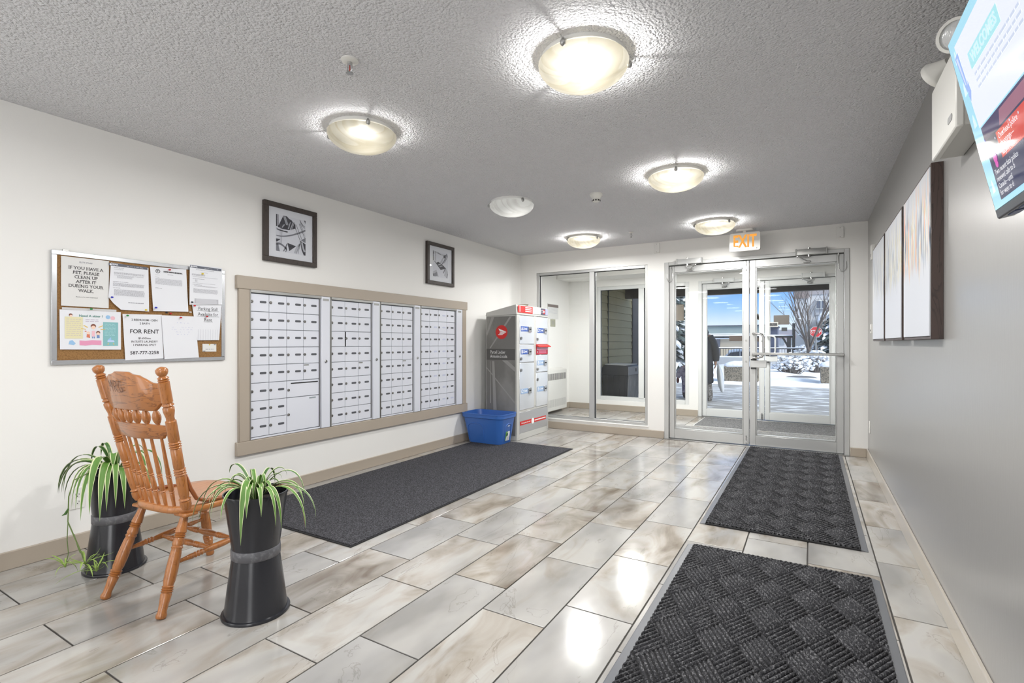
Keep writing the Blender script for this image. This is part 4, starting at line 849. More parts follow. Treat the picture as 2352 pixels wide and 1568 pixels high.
# ------------------------------------------------------------------ mats
CARP = mat('charcoal_carpet_pile', (54, 54, 57), .95, spec=.1, mottle=(130, (98, 98, 103), .42, .68), bump=(260, 1, .004))
RIB = mat('charcoal_ribbed_pile', (58, 58, 61), .9, spec=.15, mottle=(120, (128, 128, 130), .5, .7), bump=(190, 1, .005))
BASEM = mat('black_mat_backing', (30, 30, 32), .9)
EDGE = mat('grey_rubber_mat_edge', (98, 100, 105), .3, spec=.7, bump=(40, .1, .001, (1, .1, 1)))
def ribbed(name, lb, x0, x1, y0, y1, edges):
    t = thing(name, lb, 'floor mat', ((x0+x1)/2, (y0+y1)/2, 0))
    e = .034; a0, a1 = x0+(e if 'l' in edges else .008), x1-(e if 'r' in edges else .008); b0, b1 = y0+(.012 if 'n' in edges else .0), y1-(.012 if 'f' in edges else 0)
    MB().box(a0, a1, b0, b1, .001, .005).build('mat_backing', BASEM, t)
    for k, (xo, xi) in {'l': (x0, a0), 'r': (x1, a1)}.items():
        MB().hexa([(xo, y0, .0006), (xi, y0, .0006), (xi, y1, .0006), (xo, y1, .0006)], [(xo+(xi-xo)*.1, y0, .0022), (xi, y0, .0085), (xi, y1, .0085), (xo+(xi-xo)*.1, y1, .0022)]).build('rubber_edge', EDGE, t, smooth=0)
    for q0, q1 in ((y0, b0), (b1, y1)):
        if q1-q0 > .001: MB().box(a0, a1, q0, q1, .0006, .009).build('end_edge', BASEM, t)
    Lr = .152; c60, s60 = .5, .866; e1 = Vector((c60*Lr, s60*Lr, 0)); e2 = Vector((c60*Lr, -s60*Lr, 0)); NR = 7
    bm = bmesh.new(); ox, oy = (x0+x1)/2, y1
    def rib(p, d, wv):
        n = wv.normalized() if False else Vector((-d.y, d.x, 0)).normalized(); hw = .0056
        A, Bp = p+d*.03, p+d*.97; vs = []
        for q in (A, Bp): vs += [bm.verts.new(q+n*hw+Vector((0, 0, .0035))), bm.verts.new(q+n*hw*.62+Vector((0, 0, .0155))), bm.verts.new(q-n*hw*.62+Vector((0, 0, .0155))), bm.verts.new(q-n*hw+Vector((0, 0, .0035)))]
        for i in range(3): bm.faces.new((vs[i], vs[i+1], vs[4+i+1], vs[4+i]))
        bm.faces.new(vs[0:4][::-1]); bm.faces.new(vs[4:8])
    rg = 30
    for i in range(-rg, rg):
        for j in range(-rg, rg):
            o = Vector((ox, oy, 0))+e1*i+e2*j; ce = o+(e1+e2)/2
            if not (a0-.2 < ce.x < a1+.2 and b0-.2 < ce.y < b1+.2): continue
            A, Bv = (e1, e2) if (i+j) % 2 == 0 else (e2, e1)
            for k in range(NR): rib(o+Bv*((k+.5)/NR), A, Bv)
    for co, no in (((a0, 0, 0), (-1, 0, 0)), ((a1, 0, 0), (1, 0, 0)), ((0, b0, 0), (0, -1, 0)), ((0, b1, 0), (0, 1, 0))):
        bmesh.ops.bisect_plane(bm, geom=bm.verts[:]+bm.edges[:]+bm.faces[:], plane_co=co, plane_no=no, clear_outer=True)
    me = bpy.data.meshes.new('ribbed_pile'); bm.to_mesh(me); bm.free(); me.transform(ROOTM[t.name].inverted()); me.materials.append(RIB)
    me.polygons.foreach_set('use_smooth', [True]*len(me.polygons))
    o = bpy.data.objects.new('ribbed_pile', me); C.objects.link(o); o.parent = t; o['kind'] = 'stuff'
ribbed('entrance_mat', 'charcoal ribbed mat lying right at the glass doors', -.604, .268, 3.335, 6.045, 'lrn')
ribbed('lobby_mat', 'charcoal ribbed mat in the right foreground, nearest the camera', -.598, .28, .5, 2.962, 'lrf')
def flatmat(name, lb, x0, x1, y0, y1, m, edge, h=.009, ew=.014):
    t = thing(name, lb, 'floor mat', ((x0+x1)/2, (y0+y1)/2, 0))
    MB().prism(rrect(x0+ew, x1-ew, y0+ew, y1-ew, .004), Matrix.Translation((0, 0, .001)), h).build('carpet_pile', m, t, bevel=.002)
    f = MB()
    for q in ((x0, x1, y0, y0+ew), (x0, x1, y1-ew, y1), (x0, x0+ew, y0+ew, y1-ew), (x1-ew, x1, y0+ew, y1-ew)): f.box(*q, .0006, h*.6)
    f.build('mat_border', edge, t, bevel=.0015)
flatmat('carpet_runner', 'dark charcoal carpet runner under the mailboxes', -3.345, -2.19, 1.958, 4.99, CARP, BASEM)
GCARP = mat('grey_vestibule_carpet', (128, 127, 126), .95, spec=.1, mottle=(60, (160, 159, 157), .4, .65), bump=(200, .8, .004))
DCARP = mat('dark_vestibule_carpet', (104, 103, 103), .95, spec=.1, mottle=(70, (146, 146, 146), .45, .65), bump=(160, .9, .005))
flatmat('vestibule_carpet', 'pale grey carpet strip just beyond the glass doors', -1.9, .45, 6.27, 7.16, GCARP, DARK, .006, .006)
flatmat('vestibule_mat', 'dark grey mat with a light edge before the outer doors', -1.40, .30, 7.25, 8.13, DCARP, ALUW, .008, .012)

# ------------------------------------------------------------------ parcel locker
t = thing('parcel_locker', 'tall grey parcel locker with red round logo and labelled compartments', 'parcel locker', (-3.14, 5.46, 0))
LG = mat('locker_light_grey', (190, 190, 186), .4); LS = mat('locker_graphic_grey', (112, 111, 108), .45, mottle=(2.2, (134, 133, 130), .45, .56, (1, 1, .6)))
LD = mat('locker_aluminium_door', (222, 226, 232), .2, metal=.5); LB = mat('locker_dark_band', (84, 83, 81), .5); RED = mat('postal_red', (204, 38, 34), .4); WPR = mat('white_print', (236, 236, 236), .5); BLU = mat('label_blue', (58, 92, 168), .45); LBL = mat('label_pale_blue', (150, 178, 214), .45)
xa, xb, ya, yb = -3.352, -2.93, 5.06, 5.868
MB().box(xa, xb, ya+.004, yb, .02, 1.46).build('cabinet', LG, t, bevel=.01, seg=2)
MB().box(xa+.01, xb+.004, ya+.002, yb-.002, .001, .074).build('plinth', LG, t, bevel=.003)
mb = MB(); mb.hexa([(xa-.004, ya-.004, 1.452), (xb+.006, ya-.004, 1.462), (xb+.006, yb+.006, 1.462), (xa-.004, yb+.006, 1.452)], [(xa-.004, ya+.01, 1.497), (xb-.006, ya+.004, 1.582), (xb-.006, yb-.004, 1.582), (xa-.004, yb-.01, 1.497)]); mb.build('sloping_cap', LG, t, bevel=.012, seg=3)
SM = basis((0, ya-.0005, 0), (1,0,0), (0,0,1)); FM = basis((xb+.0005, 0, 0), (0,1,0), (0,0,1))
zl = lambda M_, k: M_ @ Matrix.Translation((0, 0, .0006*k))
mb = MB(); mb.prism(R_(xa+.012, .06, xb-xa-.026, 1.385), SM, .0022); mb.build('side_graphic', LS, t)
SL = mat('locker_pale_streak', (148, 147, 144), .45)
mb = MB(); 
for P in ([(-3.34, .85), (-3.34, .835), (-2.95, .43), (-2.95, .455)], [(-3.29, .42), (-3.275, .42), (-3.28, .92), (-3.285, .92)], [(-3.24, .25), (-3.19, .25), (-3.23, .92), (-3.26, .92)], [(-3.02, 1.44), (-2.99, 1.44), (-3.28, 1.07), (-3.30, 1.07)], [(-3.27, 1.44), (-3.23, 1.44), (-3.33, 1.22), (-3.34, 1.25)], [(-3.12, .93), (-3.05, .93), (-2.945, .85), (-2.945, .80)]): stk_ = locals().get('stk_', 0)+1; mb.flat(P, SM @ Matrix.Translation((0, 0, .0023+.00008*stk_)))
mb.build('graphic_streak', SL, t, smooth=0)
mb = MB(); mb.flat(R_(-3.34, .934, .395, .13), zl(SM, 5)); mb.build('name_band', LB, t)
mb = MB(); text(mb, 'Parcel Locker', .055, zl(SM, 6), -3.285, 1.025, 'LEFT', sx=.68); text(mb, 'Armoire à colis', .055, zl(SM, 6), -3.285, .975, 'LEFT', sx=.68); mb.build('lettering', WPR, t)
mb = MB(); mb.flat(disc(-3.129, 1.261, .082, 40), zl(SM, 5)); lg = mb.build('round_logo', RED, t)
mb = MB(); q = lambda *P: [(-3.129+a*.07, 1.261+b*.07) for a, b in P]
mb.flat(q((-.62, .62), (.95, .05), (.3, .05), (-.3, .12)), zl(SM, 6)); mb.flat(q((-.4, .02), (.95, .0), (.8, -.1), (-.12, -.1)), zl(SM, 6)); mb.flat(q((-.5, -.17), (.7, -.17), (.45, -.3), (-.3, -.3)), zl(SM, 6)); mb.flat(q((-.62, -.36), (.36, -.36), (.12, -.48), (-.62, -.48)), zl(SM, 6))
mb.build('logo_wing', WPR, lg, smooth=0)
# front
MB().box(xb-.001, xb+.006, ya+.0, ya+.062, .03, 1.46).box(xb-.001, xb+.006, yb-.02, yb+.002, .03, 1.46).box(xb-.001, xb+.006, 5.478, 5.535, .36, 1.46).box(xb-.001, xb+.005, ya+.06, yb-.02, .322, .345).build('front_frame', LG, t, bevel=.002)
mb = MB(); mb.flat(R_(5.085, 1.488, .36, .082), FM @ Matrix.Translation((0, 0, .0075))); q1 = mb.build('red_header', RED, t)
mb = MB(); Z = FM @ Matrix.Translation((0, 0, .0082)); text(mb, '1', .085, Z, 5.13, 1.529, bold=.005, sx=.8)
for k in range(3): words(mb, Z, 5.26, 5.42, 1.548-.022*k, .011, rw, wl=(.02, .05))
mb.build('header_lettering', WPR, q1)
mb = MB(); mb.flat(R_(5.445, 1.488, .205, .082), Z); q2 = mb.build('white_header', WPR, t)
mb = MB(); 
for k in range(4): words(mb, FM @ Matrix.Translation((0, 0, .0088)), 5.46, 5.63, 1.552-.018*k, .005, rw, wl=(.01, .03))
mb.build('header_print', INKL, q2)
mb = MB(); mb.flat(R_(5.65, 1.488, .135, .08), Z); q3 = mb.build('slate_header', mat('slate_label', (74, 74, 92), .5), t)
mb = MB(); mb.flat(disc(5.745, 1.528, .028, 18), FM @ Matrix.Translation((0, 0, .0088))); mb.build('header_disc', RED, q3)
mb = MB(); Z9 = FM @ Matrix.Translation((0, 0, .0094)); mb.flat([(5.728, 1.545), (5.768, 1.528), (5.728, 1.511)], Z9); words(mb, Z9, 5.66, 5.71, 1.54, .006, rw); words(mb, Z9, 5.66, 5.71, 1.52, .006, rw); mb.build('header_arrow', WPR, q3)
mb = MB(); mb.flat(R_(5.785, 1.488, .07, .08), Z); mb.build('grey_header', mat('grey_blue_label', (170, 172, 200), .5), t)
cols = {'A': (5.122, 5.478, 1.122, 1.455), 'B': (5.122, 5.478, .905, 1.115), 'C': (5.122, 5.478, .347, .898), 'D': (5.535, 5.848, 1.118, 1.455), 'E': (5.535, 5.848, .772, .986), 'F': (5.535, 5.848, .347, .765)}
tagz = dict(A=1.30, B=1.03, C=.565, D=1.29, E=.886, F=.56); keyz = dict(A=1.19, B=.948, C=.815, D=1.18, E=.81, F=.682)
for k, (y0, y1, z0, z1) in cols.items():
    d = MB().box(xb, xb+.009, y0, y1, z0, z1).build('compartment_door', LD, t, bevel=.003)
    G = FM @ Matrix.Translation((0, 0, .0095)); zt = tagz[k]; yt = y0+.03; pale = k in 'CEF'
    mb = MB(); mb.prism(R_(yt, zt-.03, .165, .06), G, .001); mb.build('door_label', LBL if pale else BLU, d)
    mb = MB(); G2 = G @ Matrix.Translation((0, 0, .0016)); text(mb, k, .06, G2, yt+.024, zt, bold=.001); mb.flat([(yt+.09, zt+.016), (yt+.115, zt), (yt+.09, zt-.016)], G2); mb.flat([(yt+.145, zt+.016), (yt+.12, zt), (yt+.145, zt-.016)], G2); words(mb, G2, yt+.045, yt+.085, zt+.006, .006, rw); words(mb, G2, yt+.045, yt+.085, zt-.012, .006, rw); mb.build('label_lettering', WPR, d)
    mb = MB(); mb.prism(rrect(yt+.172, yt+.245, zt-.036, zt+.03, .006), G, .012); mb.build('key_slot_case', CHROME, d, bevel=.002)
    MB().flat(R_(yt+.182, zt-.01, .05, .016), G @ Matrix.Translation((0, 0, .0125))).build('key_slot', DARK, d)
    mb = MB(); mb.cyl(G @ Vector((y0+.026, keyz[k], 0)), G @ Vector((y0+.026, keyz[k], .012)), .017); mb.build('lock', LOCKM, d)
d = MB().box(xb, xb+.012, 5.535, 5.848, .99, 1.11).build('return_door', mat('red_door', (196, 44, 66), .4), t, bevel=.003)
mb = MB(); mb.hexa([(xb+.01, 5.528, 1.092), (xb+.055, 5.528, 1.082), (xb+.055, 5.855, 1.082), (xb+.01, 5.855, 1.092)], [(xb+.01, 5.528, 1.115), (xb+.055, 5.528, 1.092), (xb+.055, 5.855, 1.092), (xb+.01, 5.855, 1.115)]); mb.build('return_hood', RED, d)
MB().box(xb+.012, xb+.0135, 5.59, 5.80, 1.005, 1.045).build('pink_label', mat('pink_label', (226, 120, 150), .5), d); MB().box(xb+.012, xb+.013, 5.545, 5.84, 1.05, 1.088).build('pale_panel', mat('pale_pink_panel', (216, 170, 196), .4), d)
mb = MB(); mb.flat([(5.55, 1.035), (5.575, 1.022), (5.55, 1.009)], FM @ Matrix.Translation((0, 0, .0135))); mb.build('white_arrow', WPR, d)
MB().box(xb, xb+.005, 5.122, 5.848, .075, .32).build('lower_panel', mat('locker_lower_aluminium', (188, 190, 193), .3, metal=.5), t, bevel=.002)
mb = MB(); Z = FM @ Matrix.Translation((0, 0, .0058)); mb.flat(R_(5.135, .168, .285, .047), Z); mb.flat(R_(5.478, .164, .325, .047), Z); r_ = mb.build('red_slogan_band', RED, t)
mb = MB(); mb.flat(disc(5.449, .188, .036, 20), FM @ Matrix.Translation((0, 0, .0064))); text(mb, 'Delivering the online world', .021, FM @ Matrix.Translation((0, 0, .0064)), 5.277, .191, bold=.0006, sx=.95); words(mb, FM @ Matrix.Translation((0, 0, .0064)), 5.5, 5.79, .181, .014, rw, wl=(.015, .045)); mb.build('slogan_lettering', WPR, r_)
mb = MB(); mb.flat(R_(5.09, .012, .09, .016), FM @ Matrix.Translation((0, 0, .003))); mb.build('maker_plate', INKG, t)
# flyer lying on the locker
o = MB().hexa([(-3.22, 5.20, 1.540), (-2.96, 5.14, 1.579), (-2.98, 5.42, 1.579), (-3.20, 5.42, 1.543)], [(-3.22, 5.19, 1.546), (-2.95, 5.13, 1.586), (-2.97, 5.43, 1.606), (-3.20, 5.43, 1.552)]).build('cardboard_flyer', mat('brown_card', (128, 118, 100), .7)); tag(o, 'brown folded card lying on top of the parcel locker', 'card')

# ------------------------------------------------------------------ blue recycling tote
t = thing('recycling_tote', 'open blue plastic tote standing on the runner beside the parcel locker', 'tote', (-3.17, 4.85, .01))
BT = mat('blue_tote_plastic', (56, 104, 180), .3); z0, z1 = .0115, .345
def rr(x0, x1, y0, y1, r, z, n=5): return [Vector((a, b, z)) for a, b in rrect(x0, x1, y0, y1, r, n)]
mb = MB(); bx = (-3.375, -2.945, 4.725, 4.985); tx = (-3.44, -2.90, 4.675, 5.035)
lerp = lambda k: [bx[i]+(tx[i]-bx[i])*k for i in range(4)]
ro = [rr(*lerp(k), .05+.02*k, z0+(z1-z0)*k) for k in (0, .3, .6, .84)]
ro += [rr(tx[0]-.006, tx[1]+.006, tx[2]-.006, tx[3]+.006, .075, z0+(z1-z0)*.86), rr(tx[0]-.008, tx[1]+.008, tx[2]-.008, tx[3]+.008, .077, z1-.012), rr(tx[0]-.012, tx[1]+.012, tx[2]-.012, tx[3]+.012, .08, z1-.01), rr(tx[0]-.012, tx[1]+.012, tx[2]-.012, tx[3]+.012, .08, z1)]
sh = lambda b, s: (b[0]+s, b[1]-s, b[2]+s, b[3]-s)
ro += [rr(*sh(tx, .002), .07, z1-.001), rr(*sh(lerp(.7), .006), .06, z0+(z1-z0)*.7), rr(*sh(bx, .008), .045, z0+.008)]
mb.rings(ro); mb.build('tote_body', BT, t, smooth=50)
# moulded arches on the two near sides
def arch(M, w_, h_, lab): 
    P = [(-w_/2, 0)]+[(-w_/2*cos(pi*i/10), h_-w_*.22+w_*.22*sin(pi*i/10)) for i in range(11)]+[(w_/2, 0)]
    m_ = MB(); m_.tube([M @ Vector((a, b, 0)) for a, b in P], .006, 6); m_.build(lab, BT, t, smooth=60)
sx_ = Vector((0, (bx[2]-tx[2]), z0-z1)).normalized()*-1
arch(basis((-3.25, bx[2]-.004, .04), (1,0,0), (0, tx[2]-bx[2], z1-z0)), .2, .2, 'moulded_arch')
FMt = basis((bx[1]+.003, 4.865, .03), (0,1,0), (tx[1]-bx[1], 0, z1-z0))
arch(FMt, .12, .2, 'moulded_arch')
mb = MB(); mb.flat(R_(-.045, .012, .085, .105), FMt @ Matrix.Translation((0, 0, .004))); l1 = mb.build('white_label', PAPER, t)
mb = MB(); mb.flat([(-.045, .012), (-.04, .012), (-.028, .06), (-.006, .117), (-.045, .117)], FMt @ Matrix.Translation((0, 0, .0046))); mb.build('green_label', mat('label_green', (110, 180, 70), .5), l1)
mb = MB(); mb.flat(disc(-.018, .082, .02, 18), FMt @ Matrix.Translation((0, 0, .0052))); mb.build('label_disc', mat('dark_green', (40, 92, 50), .5), l1)
mb = MB(); 
for k in range(5): words(mb, FMt @ Matrix.Translation((0, 0, .0052)), -.02, .034, .05-.008*k, .003, rw)
mb.build('label_print', INKG, l1)
MB().flat(R_(-.02, .172, .045, .014), FMt @ Matrix.Translation((0, 0, .004))).build('pale_sticker', mat('pale_sticker', (190, 205, 225), .4), t)
# ------------------------------------------------------------------ oak press-back chair
OAK = wood_mat('golden_oak', (168, 107, 56), (134, 82, 42), 3.0, (22, 22, .8), .3, .4, 5, .3)
OAKX = wood_mat('golden_oak_rail', (168, 107, 56), (114, 68, 36), 2.2, (1.3, 9, 13), .3, .4, 6, .5)
OAKS = wood_mat('golden_oak_seat', (176, 115, 64), (150, 95, 52), 2.6, (14, .8, 6), .3, .4, 5, .4)
ch = thing('dining_chair', 'golden oak spindle-back chair with letters on its crest, turned away', 'chair', (-2.525, 1.29, 0), radians(6.5))
def bead(prof, t0, n, dt, r, base):
    for i in range(n): prof += [(t0+dt*i, base), (t0+dt*(i+.5), r), (t0+dt*(i+1), base)]
def turned(nm, p0, p1, spec, m=OAK, n=12):
    return MB().lathe(p0, p1, spec, n).build(nm, m, ch, local=True, smooth=50)
leg = [(0, .014), (.10, .017), (.2, .0225)]; bead(leg, .21, 2, .022, .0235, .018); leg += [(.27, .02), (.31, .0225)]; leg += [(.33, .019), (.345, .023), (.36, .019), (.4, .0215), (.55, .0235), (.66, .0225)]
bead(leg, .70, 3, .022, .0235, .0185); leg += [(.78, .0215), (.86, .018), (.93, .0165), (.965, .0205), (.99, .019), (1, .014)]
zl_ = .39
for tp, ft in (((-.145, -.12, zl_), (-.198, -.255, 0)), ((.145, -.12, zl_), (.2, -.258, 0)), ((-.16, .16, zl_), (-.223, .255, 0)), ((.16, .16, zl_), (.223, .25, 0))): turned('leg', tp, ft, leg, n=14)
for x in (-.15, .15): MB().box(x-.04, x+.04, -.15, -.09, .378, .393).build('corner_block', OAK, ch, local=True, bevel=.004)
# seat: shaped board, dished, wider at the front
out = []
for i in range(40):
    a = 2*pi*i/40; c_, s_ = cos(a), sin(a); f = lambda v: math.copysign(abs(v)**.62, v)
    y = .215*f(s_); x = .215*f(c_)*(1+.10*(y/.215)) 
    if s_ < -.3: y = -.18*f(s_)*-1 if False else -.175*abs(f(s_))
    out.append((x, y+.012*(1 if s_ > .8 else 0)))
def ring(k, z): return [Vector((x*k, y*k, z)) for x, y in out]
mb = MB(); mb.rings([ring(.92, .386), ring(.985, .391), ring(1, .402), ring(.995, .413), ring(.96, .420), ring(.85, .418), ring(.5, .412), ring(.05, .411)])
mb.build('seat', OAKS, ch, local=True, smooth=60)
# back posts
def bp(s, z): # the raked, slightly splayed line of a back post
    t = (z-.42)/.6; return Vector((s*(.17+.052*t), -.132-.135*t, z))
post = [(0, .015), (.03, .022), (.06, .0215)]; bead(post, .065, 1, .02, .0235, .017); post += [(.10, .019), (.15, .0205), (.24, .0205)]; bead(post, .25, 3, .017, .0235, .0185); post += [(.31, .021), (.44, .021)]
bead(post, .445, 3, .016, .0235, .018); post += [(.50, .021), (.60, .021), (.635, .0205), (.64, .016), (.66, .0155), (.70, .021), (.725, .0215), (.735, .016), (.745, .023), (.76, .017), (.765, .021), (.90, .021)]
bead(post, .905, 2, .014, .0215, .016); post += [(.94, .013), (.95, .019), (.965, .0225), (.98, .0225), (.992, .016), (1, .003)]
for s in (-1, 1): turned('back_post', bp(s, .41), bp(s, 1.035), post, n=16)
# rails
def rail(nm, zt, zb, thick, bow):
    mb = MB(); n = 28; R = []
    for i in range(n+1):
        u = -1+2*i/n; zt_, zb_ = zt(u), zb(u); zm = (zt_+zb_)/2
        p = bp(1, zm); x = u*(p.x-.012)
        yo = lambda z: bp(1, z).y-bow*(1-u*u)
        R.append([Vector((x, yo(zb_)-thick/2, zb_)), Vector((x, yo(zt_)-thick/2, zt_)), Vector((x, yo(zt_)+thick/2, zt_)), Vector((x, yo(zb_)+thick/2, zb_))])
    mb.rings(R); return mb.build(nm, OAKX, ch, local=True, bevel=.003, smooth=50)
def crest_top(u):
    a = abs(u); P = ((0, 1.012), (.22, 1.012), (.32, 1.002), (.5, .998), (.62, .985), (.8, .968), (1, .964))
    for (a0, z0), (a1, z1) in zip(P, P[1:]):
        if a <= a1: k = (a-a0)/(a1-a0); k = k*k*(3-2*k); return z0+(z1-z0)*k
    return .964
def crest_bot(u):
    a = abs(u); return .848 if a < .7 else (.848+(.884-.848)*min((a-.7)/.2, 1)**1.5)
crest = rail('crest_rail', crest_top, crest_bot, .018, .03)
mid = rail('lower_rail', lambda u: .79 if abs(u) < .5 else .79-(abs(u)-.5)*.01, lambda u: .722+(.018 if abs(u) > .85 else 0)+.006*abs(u), .018, .028)
# the letters on the crest
ym = bp(1, .93).y-.03-.0105; mb = MB()
M = basis((-.125, ym+.004, .925), (1,0,0), (0, bp(1,1.0).y-bp(1,.9).y, .1))
def pen(P, w_=.004):
    for p, q in zip(P, P[1:]):
        d = Vector((q[0]-p[0], q[1]-p[1])).normalized()*w_/2
        bow = lambda x: -.0012-.03*((-.25/.21)**2*0)+0
        f = lambda a, b: M @ Vector((a+.028, b, .030*(1-((a+.028-.125)/.2)**2)-.0285+.0035+.0015))
        mb.add([f(p[0]-d.y, p[1]+d.x), f(p[0]+d.y, p[1]-d.x), f(q[0]+d.y, q[1]-d.x), f(q[0]-d.y, q[1]+d.x)], [(0,1,2,3)])
DX_ = .028
pen([(0, 0), (.002, .05), (.013, .02), (.024, .05), (.026, 0)]); pen([(.042, 0), (.043, .05)]); pen([(.043, .05), (.062, .046), (.063, .03), (.045, .024), (.064, 0)]); pen([(.098, .046), (.084, .05), (.078, .025), (.084, .002), (.099, .004), (.1, .02), (.09, .02)])
mb.build('pencil_letters', mat('worn_pencil_mark', (92, 54, 34), .6), crest, local=True)
# spindles
short = [(0, .006), (.12, .007), (.2, .011), (.35, .0155), (.5, .017), (.65, .0155), (.8, .011), (.88, .007), (1, .006)]
sb = []
for i in range(24): # ribbed bulbs
    t = i/23; sb.append((t, .006+.010*max(sin(pi*min(max((t-.08)/.84, 0), 1)), 0)**.8+(.0014 if i % 2 else 0)))
for i in range(6):
    u = -.72+1.44*i/5
    f = lambda z: Vector((u*(bp(1, z).x-.012), bp(1, z).y-.029*(1-u*u), z))
    turned('short_spindle', f(.785), f(.855), sb, n=10)
lng = [(0, .007), (.1, .0075), (.2, .0095)]; bead(lng, .21, 1, .03, .0115, .008); lng += [(.25, .010), (.3, .0105), (.42, .0095)]; bead(lng, .43, 2, .025, .0115, .008); lng += [(.5, .0095), (.56, .0085), (.8, .007), (1, .006)]
for i in range(6):
    u = -.74+1.48*i/5
    a = Vector((u*.150, -.135-.022*(1-u*u), .414)); z = .728; b = Vector((u*(bp(1, z).x-.015), bp(1, z).y-.028*(1-u*u), z))
    turned('long_spindle', a, b, lng, n=10)
# stretchers
sp_ = [(0, .007), (.12, .009), (.2, .0125)]; bead(sp_, .22, 3, .035, .0135, .010); sp_ += [(.34, .011), (.42, .0145), (.58, .0145), (.66, .011)]; bead(sp_, .675, 3, .035, .0135, .010); sp_ += [(.8, .0125), (.88, .009), (1, .007)]
def on_leg(tp, ft, z): tp, ft = Vector(tp), Vector(ft); return tp+(ft-tp)*((tp.z-z)/tp.z)
for s in (-1, 1):
    a = on_leg((s*.145, -.12, zl_), (s*.199, -.256, 0), .195); b = on_leg((s*.16, .16, zl_), (s*.223, .252, 0), .215); turned('side_stretcher', a, b, sp_)
for k in (.42, .70):
    P = []
    for s in (-1, 1):
        a = on_leg((s*.145, -.12, zl_), (s*.199, -.256, 0), .195); b = on_leg((s*.16, .16, zl_), (s*.223, .252, 0), .215); P.append(a+(b-a)*k)
    turned('cross_stretcher', P[0], P[1], sp_)
for s in (-1, 1): # bent rods from the posts to the seat
    p = bp(s, .565); q = Vector((s*.205, .035, .425))
    P = [p, Vector((p.x, p.y+.022, .56)), Vector((p.x+s*.004, p.y+.04, .50)), Vector((p.x+s*.012, p.y+.062, .452)), Vector((p.x+s*.02, p.y+.10, .432)), q+Vector((0, -.02, .002)), q+Vector((0, .03, -.004))]
    MB().tube(P, [.006, .008, .009, .009, .009, .0085, .006], 8).build('bent_brace', mat('dark_oak_rod', (140, 78, 38), .3, coat=.3) if s < 0 else bpy.data.materials['dark_oak_rod'], ch, local=True, smooth=60)

# ------------------------------------------------------------------ plant stands
POTM = mat('satin_black_plastic', (36, 37, 42), .22, spec=.5); BANDM = mat('scuffed_grey_band', (84, 84, 88), .45, mottle=(60, (110, 110, 114), .5, .7)); SOIL = mat('dark_potting_soil', (38, 32, 27), .95, bump=(120, 1, .006))
LEAFG = [mat('spider_leaf_green', (92, 132, 58), .4, spec=.4), mat('spider_leaf_dark_green', (70, 108, 54), .4, spec=.4), mat('spider_leaf_young_green', (150, 178, 88), .45)]
LEAFC = mat('spider_leaf_cream_margin', (206, 212, 168), .45); BROWNT = mat('dry_leaf', (150, 112, 70), .8)
CR = Vector((cos(YAW), sin(YAW), 0)); CF = Vector((sin(YAW), -cos(YAW), 0))   # right and toward the viewer, on the floor plane
def pot(lb, x, y, zr, rr_):
    t = thing('pedestal_planter', lb, 'plant pot', (x, y, 0)); A, B_ = (x, y, 0), (x, y, 1)
    mb = MB(); mb.lathe(A, B_, [(.0005, .132), (.008, .133), (.012, .131), (.013, .122), (.02, .1205), (.1, .111), (.243, .0925)], 48); mb.build('pedestal', POTM, t, smooth=50)
    mb = MB(); mb.lathe(A, B_, [(.238, .0935), (.24, .0955), (.277, .0955), (.279, .0935)], 48); mb.build('grey_band', BANDM, t, smooth=50)
    mb = MB(); mb.lathe(A, B_, [(.276, .0925), (.30, .095), (zr-.02, rr_-.006), (zr-.004, rr_), (zr, rr_-.001), (zr, rr_-.006), (zr-.05, rr_-.011), (zr-.06, rr_-.012)], 48, caps=False); mb.build('flared_pot', POTM, t, smooth=50)
    mb = MB(); mb.lathe(A, B_, [(zr-.055, .001), (zr-.04, .05), (zr-.048, rr_-.0115)], 32, caps=False); mb.build('soil', SOIL, t)
    return t
def leaf(t, base, P, wd, kind=0, n=12, dry=0.):
    """ribbon leaf along the 3-D bezier base,P1,P2,P3: cream margins, green middle"""
    b = [Vector(base)]+[Vector(p) for p in P]; mb = MB(); R = []
    for i in range(n+1):
        s = i/n; p = b[0]*(1-s)**3+b[1]*3*s*(1-s)**2+b[2]*3*s*s*(1-s)+b[3]*s**3
        d = (-b[0]*(1-s)**2+b[1]*((1-s)**2-2*s*(1-s))+b[2]*(2*s*(1-s)-s*s)+b[3]*s*s).normalized()
        hd = Vector((b[3].x-b[0].x, b[3].y-b[0].y, 0)); sd = hd.cross(Vector((0,0,1))).normalized() if hd.length > 1e-3 else CR
        nr = sd.cross(d).normalized(); w_ = wd*(.45+.55*min(s/.3, 1))*(1-max((s-.45)/.55, 0)**2.2)
        R.append([p+sd*w_*a+nr*w_*c for a, c in ((-.5, .1), (-.37, .04), (0, -.09), (.37, .04), (.5, .1))])
    mb.v = [p for r in R for p in r]
    for i in range(n):
        for j in range(4): mb.f.append([i*5+j, i*5+j+1, i*5+j+6, i*5+j+5]); mb.mi.append(2 if (i+1)/n > 1-dry else (1 if j in (0, 3) else 0))
    bm_ = mb.build('leaf', [LEAFG[kind], LEAFC if kind < 2 else LEAFG[2], BROWNT], t, smooth=80)
    return bm_
def spray(t, c, az, reach, rise, drop, wd, kind=0, dry=0.):
    d = CR*cos(az)+CF*sin(az); c = Vector(c)
    if drop > -.02: reach = max(reach, .155)*1.12; rise = max(rise, .10)
    return leaf(t, c+d*.012, [c+d*reach*.36+Vector((0,0,rise*1.1)), c+d*reach*.97+Vector((0,0,rise*1.1)), c+d*reach+Vector((0,0,-drop))], wd*1.4, kind, dry=dry)
NX, NY, NZ = -2.024, 1.297, .505
pn = pot('black hourglass planter standing in front, right of the chair', NX, NY, NZ, .1265)
